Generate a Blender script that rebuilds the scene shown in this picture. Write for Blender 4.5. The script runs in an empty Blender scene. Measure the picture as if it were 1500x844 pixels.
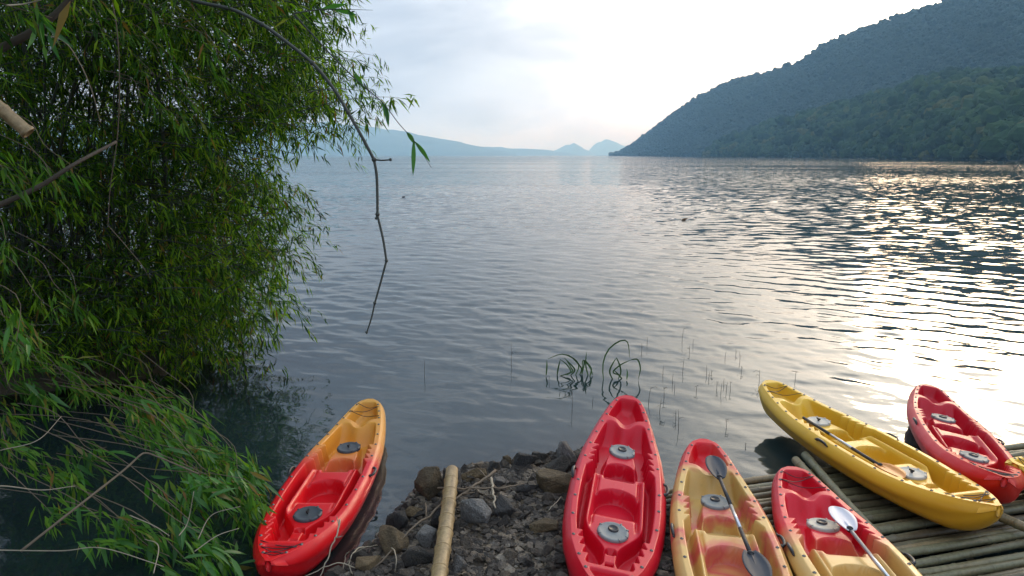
import bpy, bmesh, math, random
import numpy as np
from mathutils import Vector, Matrix, Euler

sc = bpy.context.scene
col = sc.collection
# ------------------------------------------------------------------ camera
CAM_H = 3.4
FPX, HOR = 1000.0, 227.5                      # focal length and horizon row of the 1500 x 844 photograph
PITCH = math.atan((422 - HOR) / FPX)
cam_data = bpy.data.cameras.new('camera')
cam_data.sensor_width = 36; cam_data.lens = 24.0
cam_data.clip_start = 0.05; cam_data.clip_end = 40000
cam = bpy.data.objects.new('camera', cam_data); col.objects.link(cam)
cam.location = (0, 0, CAM_H); cam.rotation_euler = (math.pi / 2 - PITCH, 0, 0)
sc.camera = cam
# ------------------------------------------------------------------ sun and sky
SUN_AZ, SUN_EL = math.radians(34.5), math.radians(13.2)
SUN_DIR = Vector((math.sin(SUN_AZ) * math.cos(SUN_EL), math.cos(SUN_AZ) * math.cos(SUN_EL), math.sin(SUN_EL)))
sun_data = bpy.data.lights.new('sun', 'SUN')
sun_data.energy = 0.55; sun_data.angle = math.radians(14); sun_data.color = (1.0, 0.80, 0.52)
sun = bpy.data.objects.new('sun', sun_data); col.objects.link(sun)
sun.rotation_euler = SUN_DIR.to_track_quat('Z', 'Y').to_euler(); sun.location = (200, 300, 300)

class NT:
    """small node-tree helper"""
    def __init__(s, tree): s.t = tree; tree.nodes.clear()
    def n(s, kind, **kw):
        nd = s.t.nodes.new(kind)
        for k, v in kw.items():
            if k.startswith('_'): nd.inputs[k[1:].replace('_', ' ')].default_value = v
            else: setattr(nd, k, v)
        return nd
    def l(s, a, b): s.t.links.new(a, b)
    def math(s, op, a, b=None, c=None, clamp=False):
        nd = s.n('ShaderNodeMath', operation=op); nd.use_clamp = clamp
        for i, v in enumerate((a, b, c)):
            if v is None: continue
            if isinstance(v, (int, float)): nd.inputs[i].default_value = v
            else: s.l(v, nd.inputs[i])
        return nd.outputs[0]
    def ramp(s, fac, stops, interp='LINEAR'):
        nd = s.n('ShaderNodeValToRGB'); cr = nd.color_ramp; cr.interpolation = interp
        while len(cr.elements) < len(stops): cr.elements.new(0.5)
        for e, (p, c) in zip(cr.elements, stops):
            e.position = p; e.color = (*c, 1) if len(c) == 3 else c
        s.l(fac, nd.inputs[0]); return nd.outputs[0]
    def mix(s, fac, a, b, blend='MIX'):
        nd = s.n('ShaderNodeMix', data_type='RGBA', blend_type=blend)
        for k, v in ((0, fac), (6, a), (7, b)):
            if isinstance(v, (int, float)): nd.inputs[k].default_value = v
            elif isinstance(v, tuple): nd.inputs[k].default_value = (*v, 1)
            else: s.l(v, nd.inputs[k])
        return nd.outputs[2]
    def noise(s, vec, scale, detail=3, rough=0.5, dist=0.0):
        nd = s.n('ShaderNodeTexNoise', _Scale=scale, _Detail=detail, _Roughness=rough, _Distortion=dist)
        if vec is not None: s.l(vec, nd.inputs['Vector'])
        return nd.outputs[0]
    def mapping(s, vec, scale=(1, 1, 1), rot=(0, 0, 0), loc=(0, 0, 0)):
        nd = s.n('ShaderNodeMapping'); nd.inputs['Scale'].default_value = scale
        nd.inputs['Rotation'].default_value = rot; nd.inputs['Location'].default_value = loc
        s.l(vec, nd.inputs[0]); return nd.outputs[0]

world = bpy.data.worlds.new('World'); sc.world = world; world.use_nodes = True
w = NT(world.node_tree)
sky = w.n('ShaderNodeTexSky', sky_type='NISHITA', sun_disc=False)
sky.sun_elevation = SUN_EL; sky.sun_rotation = SUN_AZ; sky.dust_density = 2.0
wd = w.n('ShaderNodeTexCoord').outputs['Generated']
dotn = w.n('ShaderNodeVectorMath', operation='DOT_PRODUCT'); w.l(wd, dotn.inputs[0]); dotn.inputs[1].default_value = SUN_DIR
sepw = w.n('ShaderNodeSeparateXYZ'); w.l(wd, sepw.inputs[0])
cosang = dotn.outputs['Value']
# thin overcast lit from behind: bright round the sun, blue grey away from it
c01 = w.math('MULTIPLY_ADD', cosang, 0.5, 0.5)
base = w.ramp(c01, [(0.0, (0.22, 0.26, 0.32)), (0.45, (0.25, 0.29, 0.36)), (0.70, (0.34, 0.40, 0.48)), (0.87, (0.30, 0.355, 0.43)), (0.94, (0.41, 0.45, 0.50)), (0.975, (0.60, 0.62, 0.61)), (1.0, (0.9, 0.9, 0.85))])
glow = w.math('POWER', w.math('MAXIMUM', cosang, 0.0), 50.0)
glow2 = w.math('POWER', w.math('MAXIMUM', cosang, 0.0), 9.0)
cl = w.noise(w.mapping(wd, (1.6, 1.6, 5.0), (0, 0, 0.5), (0.4, 0.1, 0.35)), 1.9, 5, 0.5, 0.5)
clm = w.ramp(cl, [(0.40, (0.66, 0.70, 0.77)), (0.50, (1.0, 0.99, 1.0)), (0.60, (1.30, 1.27, 1.23))])
cloud = w.mix(1.0, base, clm, 'MULTIPLY')
# the cloud deck thins towards the horizon
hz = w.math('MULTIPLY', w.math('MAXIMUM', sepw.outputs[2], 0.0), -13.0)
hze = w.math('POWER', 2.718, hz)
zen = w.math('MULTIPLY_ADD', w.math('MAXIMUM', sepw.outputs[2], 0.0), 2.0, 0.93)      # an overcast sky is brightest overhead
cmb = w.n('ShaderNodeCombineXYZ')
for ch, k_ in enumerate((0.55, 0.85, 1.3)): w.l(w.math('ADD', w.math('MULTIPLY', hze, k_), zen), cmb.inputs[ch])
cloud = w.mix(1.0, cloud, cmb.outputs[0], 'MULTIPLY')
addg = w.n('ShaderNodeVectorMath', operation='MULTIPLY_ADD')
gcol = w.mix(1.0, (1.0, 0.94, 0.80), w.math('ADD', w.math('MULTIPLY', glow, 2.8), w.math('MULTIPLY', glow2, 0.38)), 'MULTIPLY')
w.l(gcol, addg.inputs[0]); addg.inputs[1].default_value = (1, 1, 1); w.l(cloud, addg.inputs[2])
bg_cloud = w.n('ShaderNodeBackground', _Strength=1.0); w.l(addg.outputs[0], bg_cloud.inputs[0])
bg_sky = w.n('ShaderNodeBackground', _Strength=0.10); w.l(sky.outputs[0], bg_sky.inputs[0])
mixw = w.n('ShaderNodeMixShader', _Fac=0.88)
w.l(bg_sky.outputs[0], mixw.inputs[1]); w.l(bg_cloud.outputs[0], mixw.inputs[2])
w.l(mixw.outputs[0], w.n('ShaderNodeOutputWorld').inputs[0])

sc.view_settings.view_transform = 'Standard'; sc.view_settings.look = 'None'
sc.view_settings.gamma = 1; sc.view_settings.exposure = 0.55; sc.view_settings.use_curve_mapping = False
sc.render.engine = 'CYCLES'
sc.cycles.use_denoising = True
sc.cycles.max_bounces = 6; sc.cycles.diffuse_bounces = 2; sc.cycles.glossy_bounces = 3
sc.cycles.transmission_bounces = 3; sc.cycles.transparent_max_bounces = 8; sc.cycles.volume_bounces = 2
sc.cycles.sample_clamp_indirect = 4.0; sc.cycles.sample_clamp_direct = 12.0
sc.cycles.caustics_reflective = False; sc.cycles.caustics_refractive = False

# ------------------------------------------------------------------ helpers
random.seed(7); rng = np.random.default_rng(11)
def ray(px, py):
    x = (px - 750) / FPX; v = (422 - py) / FPX
    return np.array([x, math.cos(PITCH) + v * math.sin(PITCH), -math.sin(PITCH) + v * math.cos(PITCH)])
def at_z(px, py, z=0.0):
    d = ray(px, py); return np.array([0, 0, CAM_H]) + d * ((z - CAM_H) / d[2])
def at_d(px, py, depth):                      # point at a given distance along the view axis
    return np.array([0, 0, CAM_H]) + ray(px, py) * depth
def at_h(px, py, D):                          # point at a given horizontal distance
    d = ray(px, py); return np.array([0, 0, CAM_H]) + d * (D / math.hypot(d[0], d[1]))
def sstep(a, b, x):
    t = np.clip((x - a) / (b - a), 0, 1); return t * t * (3 - 2 * t)

_perm = np.random.default_rng(5).random((256, 256))
def vnoise(x, y):
    x = np.asarray(x, float); y = np.asarray(y, float)
    xi = np.floor(x).astype(int); yi = np.floor(y).astype(int)
    fx = x - xi; fy = y - yi; fx = fx * fx * (3 - 2 * fx); fy = fy * fy * (3 - 2 * fy)
    g = lambda a, b: _perm[a & 255, b & 255]
    return (g(xi, yi) * (1 - fx) + g(xi + 1, yi) * fx) * (1 - fy) + (g(xi, yi + 1) * (1 - fx) + g(xi + 1, yi + 1) * fx) * fy
def fbm(x, y, o=4):
    s = 0; a = 0.5
    for i in range(o):
        s = s + a * (vnoise(x * 2 ** i + 17.3 * i, y * 2 ** i + 5.1 * i) - 0.5); a *= 0.5
    return s

def mesh_np(name, verts, faces, smooth=True):
    """verts (N,3); faces: list of index arrays, each (M,k)"""
    me = bpy.data.meshes.new(name)
    verts = np.asarray(verts, np.float32)
    if not isinstance(faces, list): faces = [faces]
    faces = [np.asarray(f, np.int32) for f in faces if len(f)]
    tot = np.concatenate([np.full(len(f), f.shape[1], np.int32) for f in faces])
    idx = np.concatenate([f.ravel() for f in faces])
    me.vertices.add(len(verts)); me.vertices.foreach_set('co', verts.ravel())
    me.loops.add(len(idx)); me.loops.foreach_set('vertex_index', idx)
    me.polygons.add(len(tot)); st = np.concatenate([[0], np.cumsum(tot)[:-1]]).astype(np.int32)
    me.polygons.foreach_set('loop_start', st); me.polygons.foreach_set('loop_total', tot)
    me.polygons.foreach_set('use_smooth', np.full(len(tot), smooth))
    me.update(calc_edges=True); me.validate()
    return me
def obj(name, me, mat=None, parent=None, loc=None, **props):
    o = bpy.data.objects.new(name, me); col.objects.link(o)
    if mat is not None and me is not None and not me.materials: me.materials.append(mat)
    if parent is not None: o.parent = parent
    if loc is not None: o.location = loc
    for k, v in props.items(): o[k] = v
    return o
def thing(name, label, cat, loc=(0, 0, 0), group=None):
    o = obj(name, None, loc=loc, label=label, category=cat)
    o.empty_display_size = 0.1
    if group: o['group'] = group
    return o
def gridfaces(nu, nv, wrap=False):
    i = np.arange(nu - 1)[:, None]; j = np.arange(nv if wrap else nv - 1)[None, :]
    j2 = (j + 1) % nv
    return np.stack([i * nv + j, i * nv + j2, (i + 1) * nv + j2, (i + 1) * nv + j], -1).reshape(-1, 4)

class Geo:
    def __init__(s): s.v = []; s.q = []; s.t = []; s.n = 0
    def add(s, v, q=None, t=None):
        v = np.asarray(v, float)
        if q is not None and len(q): s.q.append(np.asarray(q) + s.n)
        if t is not None and len(t): s.t.append(np.asarray(t) + s.n)
        s.v.append(v); s.n += len(v)
    def tube(s, pts, rad, sides=6, caps=True):
        pts = np.asarray(pts, float); n = len(pts)
        rad = np.broadcast_to(np.asarray(rad, float), (n,))
        tan = np.gradient(pts, axis=0); tan /= np.linalg.norm(tan, axis=1)[:, None] + 1e-9
        ref = np.array([0, 0, 1.0]) if abs(tan[:, 2]).mean() < 0.8 else np.array([1.0, 0, 0])
        a = np.cross(tan, ref); a /= np.linalg.norm(a, axis=1)[:, None] + 1e-9
        b = np.cross(tan, a)
        th = np.arange(sides) / sides * 2 * math.pi
        ring = pts[:, None, :] + rad[:, None, None] * (np.cos(th)[None, :, None] * a[:, None, :] + np.sin(th)[None, :, None] * b[:, None, :])
        v = ring.reshape(-1, 3); q = gridfaces(n, sides, True); t = None
        if caps:
            v = np.vstack([v, pts[:1], pts[-1:]])
            k = np.arange(sides); k2 = (k + 1) % sides; c0 = n * sides; c1 = c0 + 1; o = (n - 1) * sides
            t = np.vstack([np.stack([k2, k, np.full(sides, c0)], 1), np.stack([k + o, k2 + o, np.full(sides, c1)], 1)])
        s.add(v, q, t)
    def lathe(s, prof, origin=(0, 0, 0), sides=20, axis=2):
        prof = np.asarray(prof, float); th = np.arange(sides) / sides * 2 * math.pi
        v = np.stack([prof[:, None, 0] * np.cos(th), prof[:, None, 0] * np.sin(th), np.repeat(prof[:, 1:2], sides, 1)], -1).reshape(-1, 3)
        if axis == 0: v = v[:, [2, 0, 1]]
        s.add(v + np.asarray(origin), gridfaces(len(prof), sides, True))
    def box(s, c, size, rz=0.0):
        x, y, z = np.asarray(size) / 2
        v = np.array([[-x, -y, -z], [x, -y, -z], [x, y, -z], [-x, y, -z], [-x, -y, z], [x, -y, z], [x, y, z], [-x, y, z]])
        cz, sz = math.cos(rz), math.sin(rz)
        v = v @ np.array([[cz, sz, 0], [-sz, cz, 0], [0, 0, 1]]) + np.asarray(c)
        s.add(v, [[0, 3, 2, 1], [4, 5, 6, 7], [0, 1, 5, 4], [1, 2, 6, 5], [2, 3, 7, 6], [3, 0, 4, 7]])
    def mesh(s, name, smooth=True):
        fs = []
        if s.q: fs.append(np.concatenate(s.q))
        if s.t: fs.append(np.concatenate(s.t))
        return mesh_np(name, np.concatenate(s.v), fs, smooth)
def spline(pts, n):
    """Catmull-Rom through pts"""
    p = np.asarray(pts, float); p = np.vstack([2 * p[0] - p[1], p, 2 * p[-1] - p[-2]])
    out = []; m = len(p) - 3
    for t in np.linspace(0, m - 1e-6, n):
        i = int(t); f = t - i; a, b, c, d = p[i:i + 4]
        out.append(0.5 * ((2 * b) + (c - a) * f + (2 * a - 5 * b + 4 * c - d) * f * f + (3 * b - a - 3 * c + d) * f ** 3))
    return np.array(out)

def new_mat(name):
    m = bpy.data.materials.new(name); m.use_nodes = True; return m, NT(m.node_tree)
def finish(nt, shader, vol=None):
    o = nt.n('ShaderNodeOutputMaterial'); nt.l(shader, o.inputs[0]); return o
def bump(nt, h, strength=0.5, dist=0.01):
    b = nt.n('ShaderNodeBump', _Strength=strength, _Distance=dist); nt.l(h, b.inputs['Height']); return b.outputs[0]
def simple(name, c, rough=0.5, metal=0.0, nscale=30, var=0.25, bstr=0.2):
    m, t = new_mat(name); tc = t.n('ShaderNodeTexCoord').outputs['Object']
    nz = t.noise(tc, nscale, 4, 0.6)
    cc = t.mix(nz, tuple(x * (1 - var) for x in c), tuple(min(1, x * (1 + var)) for x in c))
    p = t.n('ShaderNodeBsdfPrincipled', _Roughness=rough, _Metallic=metal); t.l(cc, p.inputs['Base Color'])
    t.l(bump(t, nz, bstr, 0.004), p.inputs['Normal']); finish(t, p.outputs[0]); return m

# ------------------------------------------------------------------ materials
def leaf_material(name, stops, trans=0.45):
    m, t = new_mat(name)
    r = t.n('ShaderNodeNewGeometry').outputs['Random Per Island']
    c = t.ramp(r, stops)
    nz = t.noise(t.n('ShaderNodeTexCoord').outputs['Object'], 0.9, 2)
    c = t.mix(1.0, c, t.ramp(nz, [(0.3, (0.6, 0.62, 0.6)), (0.7, (1.25, 1.2, 1.1))]), 'MULTIPLY')
    p = t.n('ShaderNodeBsdfPrincipled', _Roughness=0.5, _Specular_IOR_Level=0.22); t.l(c, p.inputs['Base Color'])
    tr = t.n('ShaderNodeBsdfTranslucent'); t.l(t.mix(1.0, c, (1.5, 1.7, 0.7), 'MULTIPLY'), tr.inputs[0])
    mx = t.n('ShaderNodeMixShader', _Fac=trans); t.l(p.outputs[0], mx.inputs[1]); t.l(tr.outputs[0], mx.inputs[2])
    finish(t, mx.outputs[0]); return m
LEAF = leaf_material('bamboo_leaf', [(0.0, (0.014, 0.045, 0.006)), (0.40, (0.034, 0.10, 0.008)), (0.70, (0.14, 0.28, 0.013)), (0.93, (0.27, 0.40, 0.022)), (0.965, (0.20, 0.15, 0.03)), (1.0, (0.22, 0.10, 0.03))])
LEAF_NEAR = leaf_material('bamboo_leaf_near', [(0.0, (0.03, 0.10, 0.012)), (0.5, (0.075, 0.20, 0.02)), (0.88, (0.16, 0.31, 0.03)), (0.95, (0.24, 0.21, 0.05)), (1.0, (0.26, 0.12, 0.04))])

def bamboo_material(name, stops, scale=3.0, rough=0.5):
    m, t = new_mat(name); tc = t.n('ShaderNodeTexCoord').outputs['Object']
    rnd = t.n('ShaderNodeObjectInfo').outputs['Random']
    sx = t.mapping(tc, (0.5, 6, 6))
    n1 = t.noise(sx, scale, 5, 0.6); n2 = t.noise(tc, 24, 4, 0.7)
    f = t.math('ADD', t.math('MULTIPLY_ADD', n1, 0.9, -0.2), t.math('MULTIPLY_ADD', rnd, 0.5, -0.25), clamp=True)
    c = t.ramp(f, stops)
    c = t.mix(1.0, c, t.ramp(n2, [(0.3, (0.62, 0.6, 0.56)), (0.6, (1.08, 1.06, 1.02))]), 'MULTIPLY')
    p = t.n('ShaderNodeBsdfPrincipled', _Roughness=rough); t.l(c, p.inputs['Base Color'])
    t.l(bump(t, n1, 0.35, 0.006), p.inputs['Normal']); finish(t, p.outputs[0]); return m
CULM = bamboo_material('green_culm', [(0.0, (0.030, 0.032, 0.018)), (0.6, (0.055, 0.065, 0.030)), (1.0, (0.12, 0.11, 0.05))])
RAFT = bamboo_material('raft_bamboo', [(0.0, (0.10, 0.075, 0.04)), (0.30, (0.17, 0.165, 0.09)), (0.6, (0.25, 0.18, 0.09)), (1.0, (0.36, 0.25, 0.12))])
DRYBAM = bamboo_material('dry_bamboo', [(0.0, (0.14, 0.09, 0.04)), (0.35, (0.38, 0.27, 0.13)), (0.6, (0.50, 0.38, 0.20)), (1.0, (0.60, 0.48, 0.29))])
NODE_M = simple('bamboo_node', (0.16, 0.12, 0.07), 0.7)
TWIG = simple('dry_twig', (0.17, 0.125, 0.08), 0.8)
TWIG_PALE = simple('pale_twig', (0.36, 0.30, 0.21), 0.8)
BARK = simple('branch_bark', (0.085, 0.065, 0.045), 0.85)
DARKTWIG = simple('dark_stem', (0.045, 0.05, 0.038), 0.6)
BLACK = simple('black_fitting', (0.018, 0.018, 0.02), 0.4)
STEEL = simple('bolt_steel', (0.16, 0.15, 0.14), 0.35, 0.9)
HATCH_D = simple('hatch_dark', (0.055, 0.065, 0.075), 0.45)
HATCH_G = simple('hatch_grey', (0.21, 0.22, 0.21), 0.5)
HATCH_P = simple('hatch_pale', (0.42, 0.40, 0.34), 0.5)
REED = simple('reed_green', (0.055, 0.12, 0.022), 0.5)
REED_D = simple('reed_dark', (0.05, 0.05, 0.035), 0.6)

def kayak_material(name, stops, noise_amt=0.12, nscale=2.2):
    m, t = new_mat(name); tc = t.n('ShaderNodeTexCoord').outputs['Object']
    sep = t.n('ShaderNodeSeparateXYZ'); t.l(tc, sep.inputs[0])
    u = t.math('MULTIPLY_ADD', sep.outputs[0], 1 / 3.4, 0.5)
    nz = t.noise(tc, nscale, 3, 0.55, 0.5)
    f = t.math('ADD', u, t.math('MULTIPLY_ADD', nz, noise_amt * 2, -noise_amt), clamp=True)
    c = t.ramp(f, stops)
    # scuffs: pale scratches and dirt
    sc1 = t.noise(t.mapping(tc, (3, 26, 26)), 3.0, 6, 0.7)
    c = t.mix(t.ramp(sc1, [(0.62, (0, 0, 0)), (0.80, (0.36, 0.36, 0.36))]), c, (0.62, 0.52, 0.48))
    d = t.noise(tc, 5.0, 6, 0.7)
    c = t.mix(t.ramp(d, [(0.60, (0, 0, 0)), (0.85, (0.30, 0.30, 0.30))]), c, (0.14, 0.06, 0.03))
    p = t.n('ShaderNodeBsdfPrincipled', _Specular_IOR_Level=0.38); t.l(c, p.inputs['Base Color'])
    t.l(t.ramp(d, [(0.3, (0.27, 0.27, 0.27)), (0.7, (0.46, 0.46, 0.46))]), p.inputs['Roughness'])
    fine = t.noise(tc, 90, 3, 0.6)
    t.l(bump(t, t.math('ADD', fine, t.math('MULTIPLY', sc1, 0.5)), 0.12, 0.003), p.inputs['Normal'])
    finish(t, p.outputs[0]); return m
RED = (0.60, 0.004, 0.018); RED2 = (0.70, 0.006, 0.014); YEL = (0.72, 0.42, 0.045); ORG = (0.76, 0.30, 0.03); CREAM = (0.70, 0.43, 0.13); PINK = (0.64, 0.11, 0.09)
K_MATS = {
    'sunset': kayak_material('kayak_red_orange', [(0.0, (0.74, 0.36, 0.06)), (0.30, ORG), (0.40, (0.72, 0.16, 0.06)), (0.47, RED2), (1.0, (0.74, 0.005, 0.010))], 0.06),
    'red': kayak_material('kayak_red', [(0.0, RED), (0.5, (0.64, 0.007, 0.026)), (1.0, RED)], 0.1),
    'mottled': kayak_material('kayak_mottled', [(0.0, RED2), (0.13, (0.68, 0.10, 0.08)), (0.20, CREAM), (0.28, (0.62, 0.40, 0.12)), (0.34, PINK), (0.40, CREAM), (0.48, (0.70, 0.40, 0.12)), (0.55, PINK), (0.62, CREAM), (0.8, (0.66, 0.40, 0.14)), (1.0, PINK)], 0.17, 2.6),
    'red_cream': kayak_material('kayak_red_cream', [(0.0, RED), (0.36, (0.72, 0.012, 0.03)), (0.44, (0.68, 0.22, 0.10)), (0.50, CREAM), (0.75, (0.70, 0.44, 0.15)), (1.0, CREAM)], 0.06),
    'yellow': kayak_material('kayak_yellow', [(0.0, (0.78, 0.46, 0.035)), (0.5, (0.78, 0.44, 0.03)), (1.0, (0.74, 0.36, 0.02))], 0.1),
    'crimson': kayak_material('kayak_crimson', [(0.0, (0.50, 0.005, 0.018)), (0.6, (0.55, 0.006, 0.02)), (1.0, (0.64, 0.012, 0.008))], 0.1),
}

# rock and ground materials
def rock_material(name, stops):
    m, t = new_mat(name); tc = t.n('ShaderNodeTexCoord').outputs['Object']
    rnd = t.n('ShaderNodeObjectInfo').outputs['Random']
    isl = t.n('ShaderNodeNewGeometry').outputs['Random Per Island']
    n1 = t.noise(tc, 2.0, 7, 0.65, 0.4); n2 = t.noise(tc, 11, 6, 0.7)
    f = t.math('ADD', t.math('MULTIPLY_ADD', n1, 0.9, -0.2), t.math('MULTIPLY', t.math('SUBTRACT', t.math('FRACT', t.math('ADD', rnd, isl)), 0.5), 0.7), clamp=True)
    c = t.ramp(f, stops)
    c = t.mix(1.0, c, t.ramp(n2, [(0.3, (0.55, 0.55, 0.55)), (0.65, (1.15, 1.13, 1.1))]), 'MULTIPLY')
    p = t.n('ShaderNodeBsdfPrincipled', _Roughness=0.75); t.l(c, p.inputs['Base Color'])
    t.l(bump(t, t.math('ADD', n2, t.math('MULTIPLY', n1, 1.5)), 1.0, 0.08), p.inputs['Normal']); finish(t, p.outputs[0]); return m
ROCK_GREY = rock_material('rock_grey', [(0.0, (0.13, 0.122, 0.11)), (0.5, (0.34, 0.325, 0.30)), (1.0, (0.52, 0.50, 0.46))])
ROCK_TAN = rock_material('rock_tan', [(0.0, (0.14, 0.10, 0.05)), (0.5, (0.34, 0.24, 0.12)), (1.0, (0.46, 0.35, 0.20))])
ROCK_DARK = rock_material('rock_dark', [(0.0, (0.04, 0.04, 0.04)), (0.5, (0.10, 0.088, 0.07)), (1.0, (0.19, 0.16, 0.12))])
ROCK_MIX = rock_material('rock_mixed', [(0.0, (0.06, 0.05, 0.04)), (0.3, (0.15, 0.125, 0.10)), (0.55, (0.26, 0.205, 0.14)), (0.8, (0.38, 0.35, 0.30)), (1.0, (0.52, 0.40, 0.24))])

# ------------------------------------------------------------------ ground (lake bed and banks)
SH = np.array([(-60, -2.0), (-9, 2.5), (-4.2, 3.6), (-2.4, 4.3), (-1.55, 4.85), (-1.25, 5.5), (-1.05, 6.2), (-0.9, 6.85), (-0.3, 7.0), (0.3, 7.2), (0.9, 7.55), (1.25, 7.0), (1.7, 5.9), (2.6, 4.9), (4, 4.0), (9, 2.0), (60, -10)])
def under_kayak(x, y):
    dx, dy = x - 0.967, y - 5.92; a, b = dx * -0.208 + dy * -0.978, dx * 0.978 + dy * -0.208
    return sstep(0, 0.16, 0.44 * np.sqrt(np.clip(1 - (np.clip(np.abs(a), 0, 1.9) / 1.9) ** 2, 0, 1)) - np.abs(b))
def ground_z(x, y):
    x = np.asarray(x, float); y = np.asarray(y, float)
    ys = np.interp(x, SH[:, 0], SH[:, 1]) + 0.10 * fbm(x * 3.0, y * 3.0 + 9, 3)
    d = ys - y
    z = np.where(d > 0, 0.15 * (1 - np.exp(-d / 0.45)) + 0.05 * np.maximum(d - 1.5, 0), -3.5 * (1 - np.exp(d * 0.14)) - 0.12 * (1 - np.exp(d * 1.8)))
    # bank that carries the bamboo
    e = np.sqrt(((x + 9.0) / 4.2) ** 2 + ((y - 10.9) / 2.0) ** 2)
    bank = 0.32 - 0.42 * e ** 2
    z = np.maximum(z, np.maximum(bank, -3.6))
    un = under_kayak(x, y); z = z - np.clip(z + 0.04, 0, 1) * un
    return z + (0.05 - 0.04 * un) * fbm(x * 2, y * 2, 4) + 0.03 * fbm(x * 9, y * 9, 2)
gx = np.concatenate([np.linspace(-60, -14, 20), np.linspace(-13.5, -4, 60), np.linspace(-3.95, 4, 160), np.linspace(4.1, 60, 40)])
gy = np.concatenate([np.linspace(-40, 2.5, 16), np.linspace(2.6, 9, 140), np.linspace(9.1, 16, 60), np.linspace(17, 90, 30)])
GX, GY = np.meshgrid(gx, gy, indexing='ij')
gm = mesh_np('ground', np.stack([GX, GY, ground_z(GX, GY)], -1).reshape(-1, 3), gridfaces(len(gx), len(gy))[:, ::-1])
m, t = new_mat('shore_soil'); tc = t.n('ShaderNodeTexCoord').outputs['Object']
n1 = t.noise(tc, 1.7, 5, 0.6); n2 = t.noise(tc, 40, 5, 0.7)
c = t.ramp(n1, [(0.3, (0.045, 0.036, 0.024)), (0.6, (0.10, 0.075, 0.045)), (0.8, (0.13, 0.10, 0.065))])
c = t.mix(1.0, c, t.ramp(n2, [(0.3, (0.5, 0.5, 0.5)), (0.7, (1.3, 1.25, 1.2))]), 'MULTIPLY')
p = t.n('ShaderNodeBsdfPrincipled', _Roughness=0.85); t.l(c, p.inputs['Base Color'])
t.l(bump(t, n2, 0.8, 0.03), p.inputs['Normal']); finish(t, p.outputs[0])
ground = obj('ground', gm, m, kind='structure')

# ------------------------------------------------------------------ water
rows = np.concatenate([3.0 * np.exp(np.linspace(0, math.log(80 / 3.0), 620)), 80 * np.exp(np.linspace(0, math.log(16000 / 80), 90))[1:]])
rows = np.concatenate([[-40, -10, 0, 2.0], rows])
tcol = np.concatenate([np.linspace(-3.2, -0.95, 40), np.linspace(-0.93, 0.93, 560), np.linspace(0.95, 3.2, 40)])
TY, TT = np.meshgrid(rows, tcol, indexing='ij')
halfw = np.maximum(TY, 3.0)
WX = TT * halfw; WY = TY + 0 * TT
WX = np.where(TY < 3, TT * 20, WX); WX = np.clip(WX, -12000, 12000) + 0.01 * TT
spx = np.gradient(WX, axis=1); spy = np.abs(np.gradient(WY, axis=0))
spc = np.maximum(np.abs(spx), spy * 0.6)
rw = np.random.default_rng(3)
wz = np.zeros_like(WX)
calm = 0.55 + 0.9 * sstep(-0.12, 0.16, fbm(WX * 0.07 + 3, WY * 0.035 + 8, 3))
near_shore = 0.35 + 0.65 * sstep(7.0, 16.0, WY + 0.25 * WX)
for i in range(64):
    lam = 0.13 * (10 ** (i / 63.0)) * rw.uniform(0.9, 1.1)
    ang = math.radians(62 + rw.normal(0, 24))
    k = 2 * math.pi / lam
    slope = 0.0112 * (1.15 if lam < 1.1 else 0.6)
    amp = slope / k
    att = 1 - sstep(0.22 * lam, 0.42 * lam, spc)
    ph = k * (WX * math.cos(ang) + WY * math.sin(ang)) + rw.uniform(0, 6.28) + 1.2 * fbm(WX * 0.35 + i, WY * 0.35 - i, 2)
    wz += amp * att * np.sin(ph)
wz *= calm * near_shore
wm = mesh_np('water', np.stack([WX, WY, wz], -1).reshape(-1, 3), gridfaces(len(rows), len(tcol)))
depth = np.clip(-ground_z(WX, WY), 0, 4); depth = np.where(WY > 60, 4, depth)
at = wm.attributes.new('depth', 'FLOAT', 'POINT'); at.data.foreach_set('value', depth.ravel().astype(np.float32))
m, t = new_mat('lake_water')
geo = t.n('ShaderNodeNewGeometry'); pos = geo.outputs['Position']
cd = t.n('ShaderNodeVectorMath', operation='LENGTH'); t.l(pos, cd.inputs[0]); dist = cd.outputs['Value']
r1 = t.noise(t.mapping(pos, (1.0, 1.9, 1.0), (0, 0, -0.5)), 2.2, 3, 0.55, 0.3)
r2 = t.noise(t.mapping(pos, (1.0, 1.6, 1.0), (0, 0, -0.35)), 9.0, 2, 0.5, 0.2)
r3 = t.noise(t.mapping(pos, (1.0, 2.0, 1.0), (0, 0, -0.6)), 0.55, 3, 0.55, 0.2)
patch = t.noise(t.mapping(pos, (0.010, 0.03, 1.0), (0, 0, 0.1)), 1.0, 3, 0.55)
far = t.math('MULTIPLY', t.math('SUBTRACT', dist, 18.0), 0.03, clamp=True)
hgt = t.math('ADD', t.math('MULTIPLY', r1, t.math('MULTIPLY_ADD', far, 0.010, 0.004)), t.math('ADD', t.math('MULTIPLY', r2, 0.0022), t.math('MULTIPLY', r3, t.math('MULTIPLY', far, 0.028))))
hgt = t.math('MULTIPLY', hgt, t.ramp(patch, [(0.36, (0.35, 0.35, 0.35)), (0.6, (1.1, 1.1, 1.1))]))
b = t.n('ShaderNodeBump', _Strength=0.6, _Distance=1.0); t.l(hgt, b.inputs['Height'])
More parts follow.
